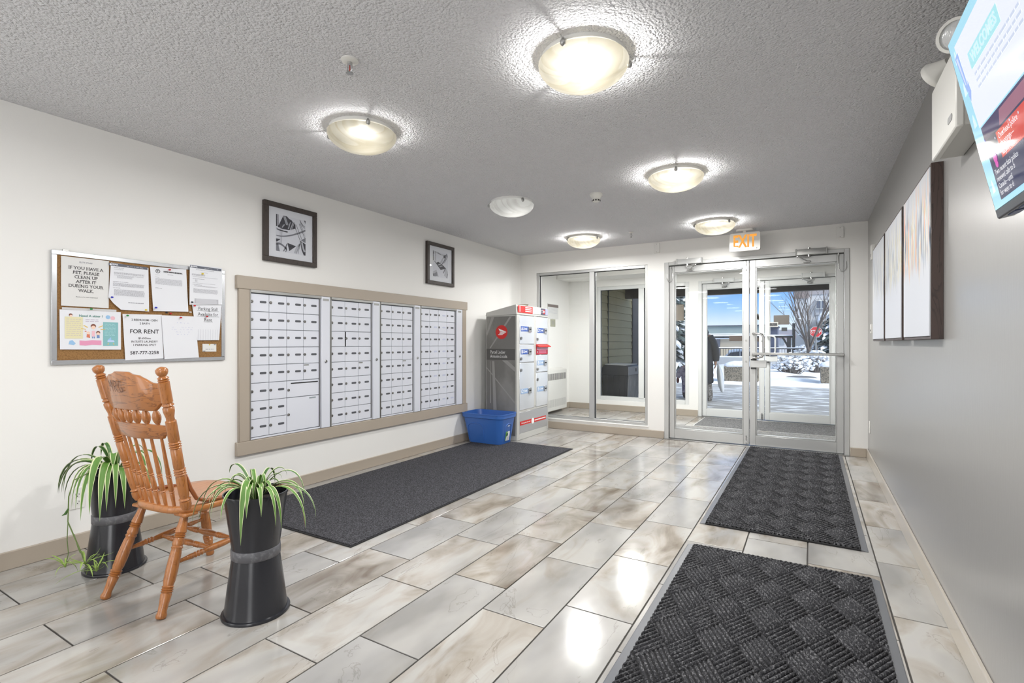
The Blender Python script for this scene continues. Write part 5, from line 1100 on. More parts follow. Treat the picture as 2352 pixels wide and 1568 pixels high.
pl = thing('spider_plant', 'spider plant with striped arching leaves in the front black planter', 'plant', (NX, NY, NZ-.045))
c0 = (NX, NY, NZ-.04); R0 = random.Random(11)
# leaves read off the picture: (azimuth from image-right towards the viewer, reach, rise, drop, width, kind)
for L_ in ((1.42, .135, .15, .125, .021, 0), (1.30, .12, .12, .02, .016, 0), (.05, .21, .155, -.02, .012, 1), (.1, .19, .09, .02, .013, 0), (.35, .235, .06, .09, .012, 0), (.25, .26, .10, .05, .009, 1), (.55, .15, .07, .09, .014, 0), (.7, .16, .06, .07, .012, 0),
           (pi-.2, .22, .10, .09, .014, 1), (pi-.05, .2, .12, .05, .012, 0), (pi+.2, .13, .16, -.11, .014, 1), (pi-.45, .19, .08, .10, .014, 0), (pi-.35, .15, .10, .06, .013, 1), (pi-.6, .14, .08, .05, .014, 0), (pi-.1, .13, .07, .0, .015, 0),
           (-.5, .12, .14, -.09, .013, 1), (-1.2, .1, .14, -.05, .014, 1), (-2.2, .12, .13, -.06, .013, 0), (1.0, .14, .06, .02, .014, 0), (1.9, .13, .07, .03, .013, 0), (2.3, .13, .06, .03, .012, 1), (.9, .11, .10, -.04, .014, 0), (1.6, .07, .11, -.06, .018, 0), (2.6, .1, .13, -.07, .015, 0), (-.1, .17, .05, .0, .011, 0), (.0, .1, .10, -.06, .012, 1)):
    spray(pl, c0, *L_)
for k in range(10): spray(pl, c0, R0.uniform(0, 6.28), R0.uniform(.05, .13), R0.uniform(.08, .14), R0.uniform(-.1, .0), R0.uniform(.009, .014), R0.choice((0, 0, 1)))
spray(pl, c0, .2, .205, .075, .10, .007, 0, dry=.75)
FX_, FY_, FZ_ = -3.038, 1.19, .488
pf = pot('black hourglass planter against the left wall, behind the chair', FX_, FY_, FZ_, .117)
pl2 = thing('spider_plant', 'spider plant with broad striped leaves in the rear black planter', 'plant', (FX_, FY_, FZ_-.045))
c1 = (FX_, FY_, FZ_-.04)
for L_ in ((pi-.1, .24, .13, .07, .021, 1), (pi+.1, .26, .15, .08, .012, 1), (pi-.3, .21, .12, .06, .020, 1), (pi-.45, .19, .13, .05, .024, 0), (pi-.8, .14, .11, .07, .021, 0), (pi-1.0, .13, .11, .10, .020, 0), (pi-1.2, .12, .12, .11, .021, 0), (1.75, .13, .12, .16, .024, 0), (1.5, .14, .17, .13, .030, 0), (1.25, .135, .14, .165, .026, 0), (1.1, .13, .12, .12, .018, 0), (.9, .15, .12, .11, .018, 0), (.7, .15, .10, .12, .02, 0), (.45, .16, .10, .06, .018, 0),
           (pi+.4, .12, .19, -.1, .016, 1), (pi+.2, .15, .18, -.06, .016, 1), (-1.8, .1, .17, -.1, .016, 1), (-.8, .12, .17, -.1, .018, 0), (-.3, .14, .15, -.06, .018, 0), (.1, .17, .16, -.02, .02, 0), (-.1, .2, .17, .0, .017, 1), (.2, .19, .11, .05, .016, 0), (pi-.2, .2, .09, .10, .014, 1), (2.2, .12, .09, .12, .016, 0), (.3, .2, .09, .09, .016, 1), (1.0, .1, .16, -.06, .024, 0), (2.0, .09, .14, -.03, .022, 0)):
    spray(pl2, c1, *L_)
# runners with plantlets that trail to the floor
def px(u, v, d): return at(u, v, d)
STEM = mat('runner_stem_green', (104, 124, 70), .5)
def run(P, r=.0028): MB().tube([px(*q) for q in P], r, 5).build('runner', STEM, pl2, smooth=60)
run([(235, 1092, 2.55), (205, 1085, 2.44), (170, 1102, 2.4), (158, 1140, 2.4), (156, 1198, 2.4), (172, 1235, 2.4), (188, 1272, 2.4), (196, 1296, 2.4)])
run([(156, 1198, 2.4), (154, 1240, 2.4), (157, 1270, 2.4), (150, 1302, 2.4)], .002); run([(170, 1226, 2.4), (178, 1255, 2.4), (184, 1270, 2.4)], .0016)
MB().tube([px(157, 1168, 2.4), px(150, 1180, 2.4), px(142, 1184, 2.4)], [.004, .006, .001], 6).build('leaf', LEAFG[1], pl2)
R2 = random.Random(4)
for (u, v, n_, ln) in ((150, 1303, 7, .085), (196, 1296, 13, .11), (222, 1312, 9, .08)):
    c = px(u, v, 2.39); c.z = max(c.z, .02)
    for k in range(n_):
        a = 2*pi*k/n_+R2.uniform(-.3, .3); l_ = ln*R2.uniform(.6, 1.25); d = CR*cos(a)+CF*sin(a)*.6; up = R2.uniform(.01, .06)
        e_ = c+d*l_; e_.z = max(c.z+R2.uniform(-.04, .07), .012)
        leaf(pl2, c, [c+d*l_*.3+Vector((0,0,up)), c+d*l_*.75+Vector((0,0,up*.9)), e_], R2.uniform(.006, .010), 2, n=7)
p_ = px(150, 1318, 2.36); q_ = px(120, 1336, 2.33); q_.z = .01
leaf(pl2, px(205, 1302, 2.39), [px(185, 1312, 2.38), p_, q_], .009, 2)

# ------------------------------------------------------------------ vestibule things
t = thing('wall_heater', 'white wall heater low on the left vestibule wall, beyond the window', 'heater', (XV, 7.3, 0))
xa, xb, y0, y1, z0, z1 = XV, -3.55, 6.75, 7.83, .05, .70
mb = MB(); mb.hexa([(xa, y0, z0), (xb, y0, z0), (xb, y1, z0), (xa, y1, z0)], [(xa, y0, z1+.03), (xb, y0, z1), (xb, y1, z1), (xa, y1, z1+.03)]); mb.build('heater_case', mat('heater_enamel', (214, 213, 208), .4), t, bevel=.006)
HG = mat('heater_grille_dark', (96, 96, 96), .6); HL = mat('heater_grille_pale', (188, 187, 184), .6)
g = MB(); g2 = MB()
for k in range(26): g.box(xb-.002, xb+.0015, y0+.06+.038*k, y0+.08+.038*k, .54, .645); g2.box(xb-.002, xb+.0015, y0+.06+.038*k, y0+.08+.038*k, .11, .23)
g.build('upper_grille', HG, t); g2.build('lower_grille', HL, t)
MB().cyl((XV+.06, y1, .58), (XV+.06, y1+.03, .58), .02).build('thermostat_knob', WHITE, t)
def wall_sheet(nm, lb, cat, y0, y1, z0, z1, m, band=None):
    t = thing(nm, lb, cat, (XV, y0, z0)); MB().box(XV+.001, XV+.006, y0, y1, z0, z1).build('sheet', m, t)
    if band: MB().box(XV+.006, XV+.0068, y0+.004, y1-.004, z1-.055, z1-.01).build('header_band', band, t)
    mb = MB(); Z = basis((XV+.0066, y0, z0), (0,1,0), (0,0,1))
    for k in range(5): words(mb, Z, .04, (y1-y0)-.04, (z1-z0)*.7-.02*k*(1 if band else .6), .005, rw, wl=(.02, .05))
    mb.build('small_print', INKL if band else INKG, t)
wall_sheet('wall_notice', 'white notice with a dark heading on the vestibule wall', 'notice', 7.36, 7.76, 1.535, 1.778, PAPERW, mat('brown_grey_heading', (120, 108, 104), .6))
wall_sheet('wall_plaque', 'small olive grey plaque below the notice on the vestibule wall', 'plaque', 7.47, 7.645, 1.405, 1.527, mat('olive_plaque', (168, 168, 148), .4))

# ------------------------------------------------------------------ notices stuck on the outer glass
def onY(u, v, Y):
    k = (u-CX)/FOC; m_ = -(v-CY)/FOC; d = Y/(k*sin(YAW)+cos(YAW)); return (k*cos(YAW)-sin(YAW))*d, EYE+m_*d
BRN = mat('brown_notice_back', (128, 116, 104), .6); DBR = mat('dark_brown_notice_back', (84, 72, 64), .6); DGR = mat('grey_brown_notice_back', (116, 110, 104), .6)
def gl_notice(nm, lb, u0, v0, u1, v1, m, Y=Y2+.015):
    x0, z1 = onY(u0, v0, Y); x1, z0 = onY(u1, v1, Y); t = thing(nm, lb, 'notice', (x0, Y, z0))
    MB().box(x0, x1, Y, Y+.003, z0, z1).build('sheet', m, t); return t, x0, x1, z0, z1
t, x0, x1, z0, z1 = gl_notice('glass_notice', 'brown notice with a faint ring stuck on the outer window pane', 1536, 700, 1571, 736, BRN, Y2+.075)
mb = MB(); P = [(x1-.1+.06*cos(a*.3), z1-.09+.07*sin(a*.3)) for a in range(-9, 8)]
for a, b in zip(P, P[1:]): mb.add([(a[0], Y2+.0745, a[1]), (b[0], Y2+.0745, b[1]), (b[0], Y2+.0745, b[1]+.006), (a[0], Y2+.0745, a[1]+.006)], [(0,1,2,3)])
mb.build('faint_ring', mat('faint_ring_ink', (108, 98, 90), .6), t); MB().box(x1-.04, x1-.03, Y2+.074, Y2+.075, z1-.04, z1-.03).build('mark', DARK, t)
YG = Y2+.036
gl_notice('glass_notice', 'dark brown notice low on the left outer door glass', 1675, 771, 1708, 783, DBR, YG)
t, x0, x1, z0, z1 = gl_notice('glass_notice', 'wide grey-brown notice on the right outer door glass', 1777, 724, 1813, 745, DGR, YG)
mb = MB()
for k in range(4): mb.box(x0+.01, x1-.01, YG-.001, YG, z0+.02+.03*k, z0+.024+.03*k)
mb.build('line', mat('dim_line_ink', (104, 99, 94), .6), t)
t, x0, x1, z0, z1 = gl_notice('glass_sticker', 'small dark sticker under the wide notice on the right outer door', 1795, 752, 1808, 760, mat('dark_sticker', (62, 66, 70), .5), YG)
gl_notice('glass_notice', 'small brown notice at the right edge of the left outer door glass', 1734, 775, 1746, 784, DBR, YG)
x0, z0 = onY(1737, 736, YG); t = thing('glass_decal', 'brown tree-shaped decal on the left outer door glass', 'decal', (x0, YG, z0))
mb = MB()
for a, b, r in ((0, .06, .03), (.025, .05, .024), (.03, .03, .02), (-.01, .035, .03), (.012, .08, .022)): mb.cyl((x0+a, YG, z0+b), (x0+a, YG+.002, z0+b), r)
mb.box(x0-.002, x0+.004, YG, YG+.002, z0-.005, z0+.03); mb.build('decal_print', mat('decal_brown', (96, 92, 80), .6), t)
# ------------------------------------------------------------------ outside: ground, canopy, siding
GZ = -.03
def ground_mat(name, wet, lo, hi, sc, st):
    m = mat(name, wet, .8, mottle=(sc, (236, 239, 244), lo, hi, st), bump=(12, .3, .01)); return m
PAV = ground_mat('slushy_concrete', (164, 163, 162), .53, .6, 3.2, (.55, 2.2, 1))
struct(MB().box(-14, 16, Y2+.15, 15.4, GZ-.3, GZ).build('pavement', PAV))
rs = random.Random(8)
def bumpy(name, x0, x1, y0, y1, nx, ny, zf, m):
    mb = MB(); vs = [(x0+(x1-x0)*i/nx, y0+(y1-y0)*j/ny, zf(x0+(x1-x0)*i/nx, y0+(y1-y0)*j/ny)) for j in range(ny+1) for i in range(nx+1)]
    mb.add(vs, [(j*(nx+1)+i, j*(nx+1)+i+1, (j+1)*(nx+1)+i+1, (j+1)*(nx+1)+i) for j in range(ny) for i in range(nx)]); return mb.build(name, m, smooth=80)
zf = lambda x, y: GZ+.0+min((y-15.35)*.25, .06)+.04*sin(x*1.7+.5*y)*min((y-15.35)/1.5, 1)+.03*sin(3.1*x-1.3*y)*min((y-15.35)/1.5, 1)+max(0, (y-19))*.02
struct(bumpy('snow_ground', -20, 22, 15.35, 27, 90, 30, zf, SNOW))
struct(MB().box(-60, 60, 27, 120, -1.2, -.75).build('ground_far', mat('far_snowy_lot', (222, 225, 230), .9)))
SOF = mat('dark_brown_soffit', (74, 68, 64), .7, bump=(20, .2, .004, (1, 30, 1)))
cz = 2.36
struct(MB().box(-5.2, 1.2, Y2+.15, 10.6, cz, cz+.1).build('canopy_roof', SOF))
struct(MB().box(-5.2, 1.2, 10.6, 10.75, 2.085, cz+.3).build('canopy_beam', mat('canopy_fascia_brown', (72, 64, 58), .6)))
p_ = onY(1690, 668, 10.2)
t = thing('soffit_light', 'small white rectangular lamp under the outdoor canopy', 'lamp', (p_[0], 10.2, cz)); MB().box(p_[0]-.16, p_[0]+.16, 10.12, 10.28, cz-.035, cz).build('lamp_body', WHITE, t, bevel=.008); MB().box(p_[0]-.14, p_[0]+.14, 10.14, 10.26, cz-.042, cz-.035).build('lens', mat('frosted_lens', (235, 235, 235), .4), t)
# lap siding on the return wall outside the vestibule window
SID = mat('olive_lap_siding', (156, 147, 112), .7, bump=(30, .15, .003, (1, 1, 8)))
wx = -3.45; sw_ = struct(MB().box(wx-.3, wx-.012, Y2+.15, 11.4, GZ, cz).build('wall_siding', mat('siding_underlay', (104, 100, 86), .8)))
n = 16; bh = (cz-GZ)/n
sm_ = MB().hexa([(-.012, -1, 0), (.014, -1, 0), (.014, 1, 0), (-.012, 1, 0)], [(-.012, -1, bh-.004), (.002, -1, bh-.004), (.002, 1, bh-.004), (-.012, 1, bh-.004)])
for ya, yb in ((Y2+.15, 9.53), (9.55, 11.08)):
    me = MB(); me.v = [Vector((v.x, v.y*(yb-ya)/2, v.z)) for v in sm_.v]; me.f = sm_.f; me.mi = sm_.mi; me = me.mesh('siding_board', smooth=0); me.materials.append(SID)
    for k in range(n): inst('siding_board', me, sw_, (wx, (ya+yb)/2, GZ+bh*k))
MB().box(wx-.01, wx+.02, 9.525, 9.555, GZ, cz).build('siding_joint', mat('dark_siding_joint', (66, 64, 58), .7), sw_)
struct(MB().box(wx-.25, wx+.03, 11.08, 11.62, GZ, cz).build('canopy_post', mat('black_corner_trim', (52, 50, 50), .6), bevel=.01))
# outdoor bin
BINM = mat('dark_grey_bin', (52, 52, 55), .5); BINL = mat('light_grey_bin_lid', (205, 205, 205), .5); BINR = mat('mid_grey_bin_rib', (134, 134, 136), .5)
bx0, bx1, by0, by1, bt = -3.36, -2.87, 8.98, 9.66, .735
t = thing('outdoor_bin', 'dark plastic outdoor storage bin with pale lid behind the vestibule window', 'bin', ((bx0+bx1)/2, (by0+by1)/2, GZ))
MB().hexa([(bx0+.03, by0+.03, GZ), (bx1-.03, by0+.03, GZ), (bx1-.03, by1-.03, GZ), (bx0+.03, by1-.03, GZ)], [(bx0, by0, .56), (bx1, by0, .56), (bx1, by1, .56), (bx0, by1, .56)]).build('bin_body', BINM, t, bevel=.01)
MB().prism([(bx0-.015, .54), (bx1+.015, .54), (bx1+.015, .69), (bx1-.03, .72), (bx0+.06, bt), (bx0-.015, .66)], basis((0, by1+.015, 0), (1,0,0), (0,0,1)), by1-by0+.03).build('bin_lid', BINM, t, bevel=.008)
MB().hexa([(bx0+.06, by0-.01, bt), (bx1-.03, by0-.01, .722), (bx1-.03, by1+.01, .722), (bx0+.06, by1+.01, bt)], [(bx0+.06, by0-.01, bt+.012), (bx1-.03, by0-.01, .734), (bx1-.03, by1+.01, .734), (bx0+.06, by1+.01, bt+.012)]).build('lid_top', BINL, t, bevel=.004)
MB().box(bx1+.014, bx1+.022, by0-.01, by1+.01, .545, .70).build('lid_front', BINR, t, bevel=.003)
MB().box(bx1+.022, bx1+.03, by0+.42, by0+.45, .60, .66).build('latch', DARK, t)
for k in range(8): 
    y = by0+.05+.082*k; MB().hexa([(bx1-.035, y, GZ+.01), (bx1-.012, y, GZ+.01), (bx1-.012, y+.045, GZ+.01), (bx1-.035, y+.045, GZ+.01)], [(bx1-.01, y, .54), (bx1+.014, y, .54), (bx1+.014, y+.045, .54), (bx1-.01, y+.045, .54)]).build('rib', BINR, t)
for k in range(4): 
    x = bx0+.07+.11*k; MB().hexa([(x, by0+.012, GZ+.01), (x+.05, by0+.012, GZ+.01), (x+.05, by0+.035, GZ+.01), (x, by0+.035, GZ+.01)], [(x, by0-.014, .54), (x+.05, by0-.014, .54), (x+.05, by0+.01, .54), (x, by0+.01, .54)]).build('rib', BINM, t)
# concrete planters with snow
AGG = mat('exposed_aggregate', (150, 140, 124), .9, mottle=(28, (104, 98, 88), .45, .6), bump=(45, 1, .02))
for lb, x, y, w_, h_ in (('square aggregate planter capped with snow, behind the walking adult', -1.72, 16.15, .92, .47), ('aggregate planter at the right edge of the right outer door', .66, 16.55, .9, .49), ('aggregate planter glimpsed behind the bin beside the window', -4.35, 16.1, .92, .47)):
    t = thing('concrete_planter', lb, 'planter', (x, y, GZ), group='aggregate planters along the drive')
    mb = MB(); h2 = w_/2
    mb.hexa([(x-h2+.02, y-h2+.02, GZ), (x+h2-.02, y-h2+.02, GZ), (x+h2-.02, y+h2-.02, GZ), (x-h2+.02, y+h2-.02, GZ)], [(x-h2, y-h2, h_), (x+h2, y-h2, h_), (x+h2, y+h2, h_), (x-h2, y+h2, h_)]); mb.build('planter_box', AGG, t, bevel=.025, seg=2)
    mb = MB(); r_ = random.Random(x); R = []
    for k, zz in ((1.0, h_-.01), (1.02, h_+.03), (.9, h_+.09), (.6, h_+.12), (.05, h_+.13)): R.append([Vector((a*k, b*k, zz+r_.uniform(-.02, .02)*(k < 1.01)))+Vector((x, y, 0)) for a, b in rrect(-h2, h2, -h2, h2, .1, 3)])
    mb.rings(R); mb.build('snow_cap', SNOW, t, smooth=80)
    mb = MB(); R = []
    for k, zz in ((1.25, GZ+.0), (1.12, GZ+.05), (.98, GZ+.09), (.6, GZ+.09)): R.append([Vector((a*k*r_.uniform(.97, 1.05), b*k*r_.uniform(.97, 1.03), zz))+Vector((x, y+.03, 0)) for a, b in rrect(-h2, h2, -h2, h2, .1, 3)])
    mb.rings(R); mb.build('snow_skirt', SNOW, t, smooth=80)
# street kerb wall with railing
WLL = mat('pale_concrete_wall', (188, 189, 190), .8, bump=(8, .2, .01)); IRON = mat('black_iron', (44, 46, 50), .5)
wy = 24.8
struct(MB().box(-12, 1.2, wy, wy+.35, -.2, .5).build('wall_street', WLL))
def lump_row(name, x0, x1, y, z, w_, h_, par=None, seed=0):
    r = random.Random(seed); R = []; n_ = max(6, int((x1-x0)/.35))
    for i in range(n_+1):
        x = x0+(x1-x0)*i/n_; hh = h_*r.uniform(.7, 1.15)
        R.append([Vector((x, y-w_/2, z)), Vector((x, y-w_*.4, z+hh*.8)), Vector((x, y, z+hh)), Vector((x, y+w_*.4, z+hh*.8)), Vector((x, y+w_/2, z))])
    mb = MB(); mb.rings(R); return mb.build(name, SNOW, par, smooth=80)
struct(lump_row('snow_on_wall', -12, 1.2, wy+.17, .5, .34, .05))
t = thing('iron_railing', 'black iron street railing with snow on its top rail', 'railing', (-5, wy+1.2, -.2))
fy = wy+1.2
MB().box(-12, -.2, fy-.02, fy+.02, .86, .90)  .box(-12, -.2, fy-.02, fy+.02, .1, .13).build('rail', IRON, t)
mb = MB()
for k in range(100): x = -12+.118*k; mb.box(x-.009, x+.009, fy-.009, fy+.009, -.2, .88)
o = mb.build('baluster', IRON, t); o['kind'] = 'stuff'
for k in range(5): x = -11.5+2.4*k; MB().box(x-.035, x+.035, fy-.035, fy+.035, -.8, .97).build('railing_post', IRON, t)
lump_row('rail_snow', -12, -.2, fy, .90, .07, .05, t, 2)
# parked cars under snow behind the railing
def car(lb, x, y, z, L_, col, rz=0):
    t = thing('parked_car', lb, 'car', (x, y, z), rz, 'snow-covered parked cars'); H_ = L_/2
    b = mat('car_paint_%d' % int(abs(x*10)), col, .3); W_ = .86
    prof = [(-H_, .35), (-H_+.05, .72), (-H_+.9, .86), (-H_+1.45, 1.32), (-H_+2.0, 1.42), (H_-1.5, 1.40), (H_-.75, .95), (H_-.08, .86), (H_, .4), (H_-.1, .25), (-H_+.1, .25)]
    M_ = basis((0, W_, 0), (1,0,0), (0,0,1)); MB().prism(prof, M_, 2*W_).build('car_body', b, t, local=True, bevel=.06, seg=2)
    g = MB(); wv = [(-H_+1.12, .9), (-H_+1.5, 1.28), (-H_+2.0, 1.36), (-H_+2.0, .9)]; wv2 = [(-H_+2.06, .9), (-H_+2.06, 1.36), (H_-1.55, 1.34), (H_-1.0, .92)]
    for P in (wv, wv2): g.prism(P[::-1], basis((0, -W_+.002, 0), (1,0,0), (0,0,1)), .008)
    g.build('side_window', mat('dark_car_glass', (60, 68, 80), .1) if 'dark_car_glass' not in bpy.data.materials else bpy.data.materials['dark_car_glass'], t, local=True)
    for sx in (-1, 1):
        for sy in (-1, 1):
            q = MB(); q.lathe((sx*(H_-.8), sy*(W_-.2), .32), (sx*(H_-.8), sy*(W_+.01), .32), [(0, .30), (.1, .32), (.9, .32), (1, .28)], 20); wh = q.build('wheel', RUB, t, local=True)
    R = []
    for k in range(9):
        x_ = -H_+1.35+(L_-2.6)*k/8; zz = 1.42-.12*abs(k-4)**2/16; R.append([Vector((x_, -W_*.82, zz-.04)), Vector((x_, -W_*.7, zz+.09)), Vector((x_, 0, zz+.13)), Vector((x_, W_*.7, zz+.09)), Vector((x_, W_*.82, zz-.04))])
    q = MB(); q.rings(R); q.build('roof_snow', SNOW, t, local=True, smooth=80)
    q = MB(); q.rings([[Vector((-H_+.1+.8*k/4, -W_*.8, .74+.03*k)), Vector((-H_+.1+.8*k/4, 0, .86+.035*k)), Vector((-H_+.1+.8*k/4, W_*.8, .74+.03*k))] for k in range(5)], caps=False); q.build('bonnet_snow', SNOW, t, local=True, smooth=80)
c_ = at(1694, 810, 31); car('snow-covered pale car parked behind the railing, right of the adult', c_.x+.4, c_.y, -.72, 4.4, (205, 208, 214))
c_ = at(1694, 810, 31); c_.x += 6.6; c_.y += 1.5; car('snow-covered grey car parked further along behind the railing', c_.x, c_.y, -.72, 4.4, (150, 152, 158))
# gate frame by the railing
g0 = at(1640, 768, 27.5); g1 = at(1826, 768, 27.5); g1.y = g0.y; sc_ = g0.y/at(1826, 768, 27.5).y
gx1 = onY(1812, 768, g0.y)[0]; gx2 = onY(1823, 768, g0.y)[0]; gx0 = onY(1600, 768, g0.y)[0]; gz = onY(1780, 771, g0.y)[1]
t = thing('gate_frame', 'dark steel gate frame with snow along its high beam', 'gate', (gx1, g0.y, -.7))
MB().box(gx0, gx2, g0.y-.05, g0.y+.05, gz-.1, gz).build('beam', IRON, t); MB().box(gx1-.09, gx1+.09, g0.y-.09, g0.y+.09, -.75, gz).build('gate_post', IRON, t)
MB().cyl((gx2, g0.y, -.75), (gx2, g0.y, onY(1823, 742, g0.y)[1]), .07).build('gate_pole', IRON, t)
a_ = onY(1797, 772, g0.y); MB().tube([(a_[0], g0.y, gz-.05), (gx1, g0.y, gz-.62)], .05, 6).build('brace', IRON, t)
lump_row('beam_snow', gx0, gx2, g0.y, gz, .11, .07, t, 4)
# far buildings
def plain(name, lb, cat, loc): return thing(name, lb, cat, loc)
wy2 = 64.; X = lambda u: onY(u, 780, wy2)[0]; Z = lambda v: onY(1670, v, wy2)[1]
t = plain('warehouse', 'long low tan warehouse with a grey-green roof band across the street', 'building', (X(1650), wy2, -.8))
MB().box(X(1540), X(1765), wy2, wy2+10, -.8, Z(766)).build('building_wall', mat('tan_stucco', (196, 182, 160), .8), t)
MB().box(X(1540)-.3, X(1765)+.2, wy2-.5, wy2+10.3, Z(765), Z(749)).build('roof_band', mat('grey_green_metal', (146, 160, 158), .6), t)
MB().box(X(1540)-.4, X(1765)+.3, wy2-.7, wy2+10.4, Z(749), Z(747)).build('roof_edge', mat('dark_blue_edge', (84, 92, 108), .6), t)
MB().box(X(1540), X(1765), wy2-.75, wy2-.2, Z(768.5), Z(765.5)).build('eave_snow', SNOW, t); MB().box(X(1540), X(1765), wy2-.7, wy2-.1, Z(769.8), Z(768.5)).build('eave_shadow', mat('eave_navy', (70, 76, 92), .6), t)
for u in (1600, 1650, 1718, 1742): MB().box(X(u-4), X(u+4), wy2-.1, wy2, -.7, Z(771)).build('bay_door', mat('slate_bay', (104, 106, 118), .6) if 'slate_bay' not in bpy.data.materials else bpy.data.materials['slate_bay'], t)
MB().box(X(1630), X(1708), wy2-.35, wy2-.05, Z(778.5), Z(775)).build('snow_ledge', SNOW, t)
sy_ = 52.; X = lambda u: onY(u, 780, sy_)[0]; Z = lambda v: onY(1800, v, sy_)[1]
t = plain('shop_building', 'distant pale shop with a red fascia stripe behind the gate frame', 'building', (X(1800), sy_, -.8))
MB().box(X(1768), X(1850), sy_, sy_+8, -.8, Z(757)).build('building_wall', mat('pale_shop_wall', (206, 206, 208), .8), t); MB().box(X(1788), X(1850), sy_-.15, sy_, Z(775.5), Z(769)).build('red_fascia', mat('shop_red', (196, 66, 66), .6), t)
MB().box(X(1768)-.2, X(1850), sy_-.3, sy_+8.2, Z(757), Z(755)).build('roof_snow', SNOW, t)
for u in (1792, 1812): MB().box(X(u), X(u+10), sy_-.08, sy_, Z(792), Z(778)).build('shop_window', mat('shop_glass', (150, 158, 166), .3) if 'shop_glass' not in bpy.data.materials else bpy.data.materials['shop_glass'], t)
ky = 44.; X = lambda u: onY(u, 780, ky)[0]; Z = lambda v: onY(1780, v, ky)[1]
t = plain('kiosk', 'small dark slate shed with a slanted roof beyond the street', 'shed', (X(1778), ky, -.8)); MB().box(X(1768), X(1786), ky, ky+2, -.8, Z(752)).build('shed_wall', mat('slate_shed', (96, 102, 122), .7), t); MB().prism([(X(1766), Z(752)), (X(1789), Z(752)), (X(1787), Z(748)), (X(1772), Z(746))], basis((0, ky+2.2, 0), (1,0,0), (0,0,1)), 2.5).build('shed_roof', mat('slate_roof', (74, 80, 96), .6), t)
ay = 29.; X = lambda u: onY(u, 780, ay)[0]; Z = lambda v: onY(1870, v, ay)[1]
t = plain('apartment_building', 'grey sided apartment block with brown top band and white framed windows', 'building', (X(1870), ay, -.8))
APW = mat('pale_grey_siding', (206, 207, 210), .8, bump=(3, .15, .02, (.2, .2, 14))); APB = mat('mauve_brown_cladding', (146, 132, 128), .8); APD = mat('mid_grey_siding', (184, 185, 190), .8)
MB().box(X(1827), X(1857), ay, ay+12, -.8, Z(684)).build('building_wall', APW, t); MB().box(X(1827)-.05, X(1857), ay-.04, ay+12, Z(684), Z(600)).build('top_band', APB, t)
MB().box(X(1857), X(1857)+16, ay+.5, ay+12, -.8, Z(674)).build('building_wall', APW, t); MB().box(X(1857), X(1857)+16, ay+.45, ay+12, Z(674), Z(600)).build('top_band', mat('lilac_grey_cladding', (168, 164, 168), .8), t)
MB().box(X(1873), X(1925), ay+.42, ay+.5, Z(722), Z(686)).build('window_bay', APD, t)
for u in (1874, 1930):
    w_ = MB(); w_.box(X(u), X(u+25), ay+.3, ay+.42, Z(709), Z(688)); fr_ = w_.build('window', WHITE, t, bevel=.03)
    for q in (0, 12.5): MB().box(X(u+1.5+q), X(u+11+q), ay+.28, ay+.3, Z(706.5), Z(690.5)).build('pane', mat('apartment_glass', (96, 102, 116), .15) if 'apartment_glass' not in bpy.data.materials else bpy.data.materials['apartment_glass'], fr_)
ey = 26.5; X2 = lambda u: onY(u, 780, ey)[0]; Z2 = lambda v: onY(1890, v, ey)[1]
MB().box(X2(1890), X2(1890)+6, ey, ay+.5, -.8, Z2(735)).build('entrance_wall', mat('tan_entrance_wall', (188, 178, 160), .8), t)
mb = MB(); mb.prism([(X2(1878), Z2(738)), (X2(1890)+6.2, Z2(738)), (X2(1890)+6.2, Z2(700)), (X2(1905), Z2(709)), (X2(1890), Z2(714)), (X2(1880), Z2(722))], basis((0, ay+.45, 0), (1,0,0), (0,0,1)), ay-ey+.6); mb.build('snowy_roof', SNOW, t, bevel=.15, seg=2)
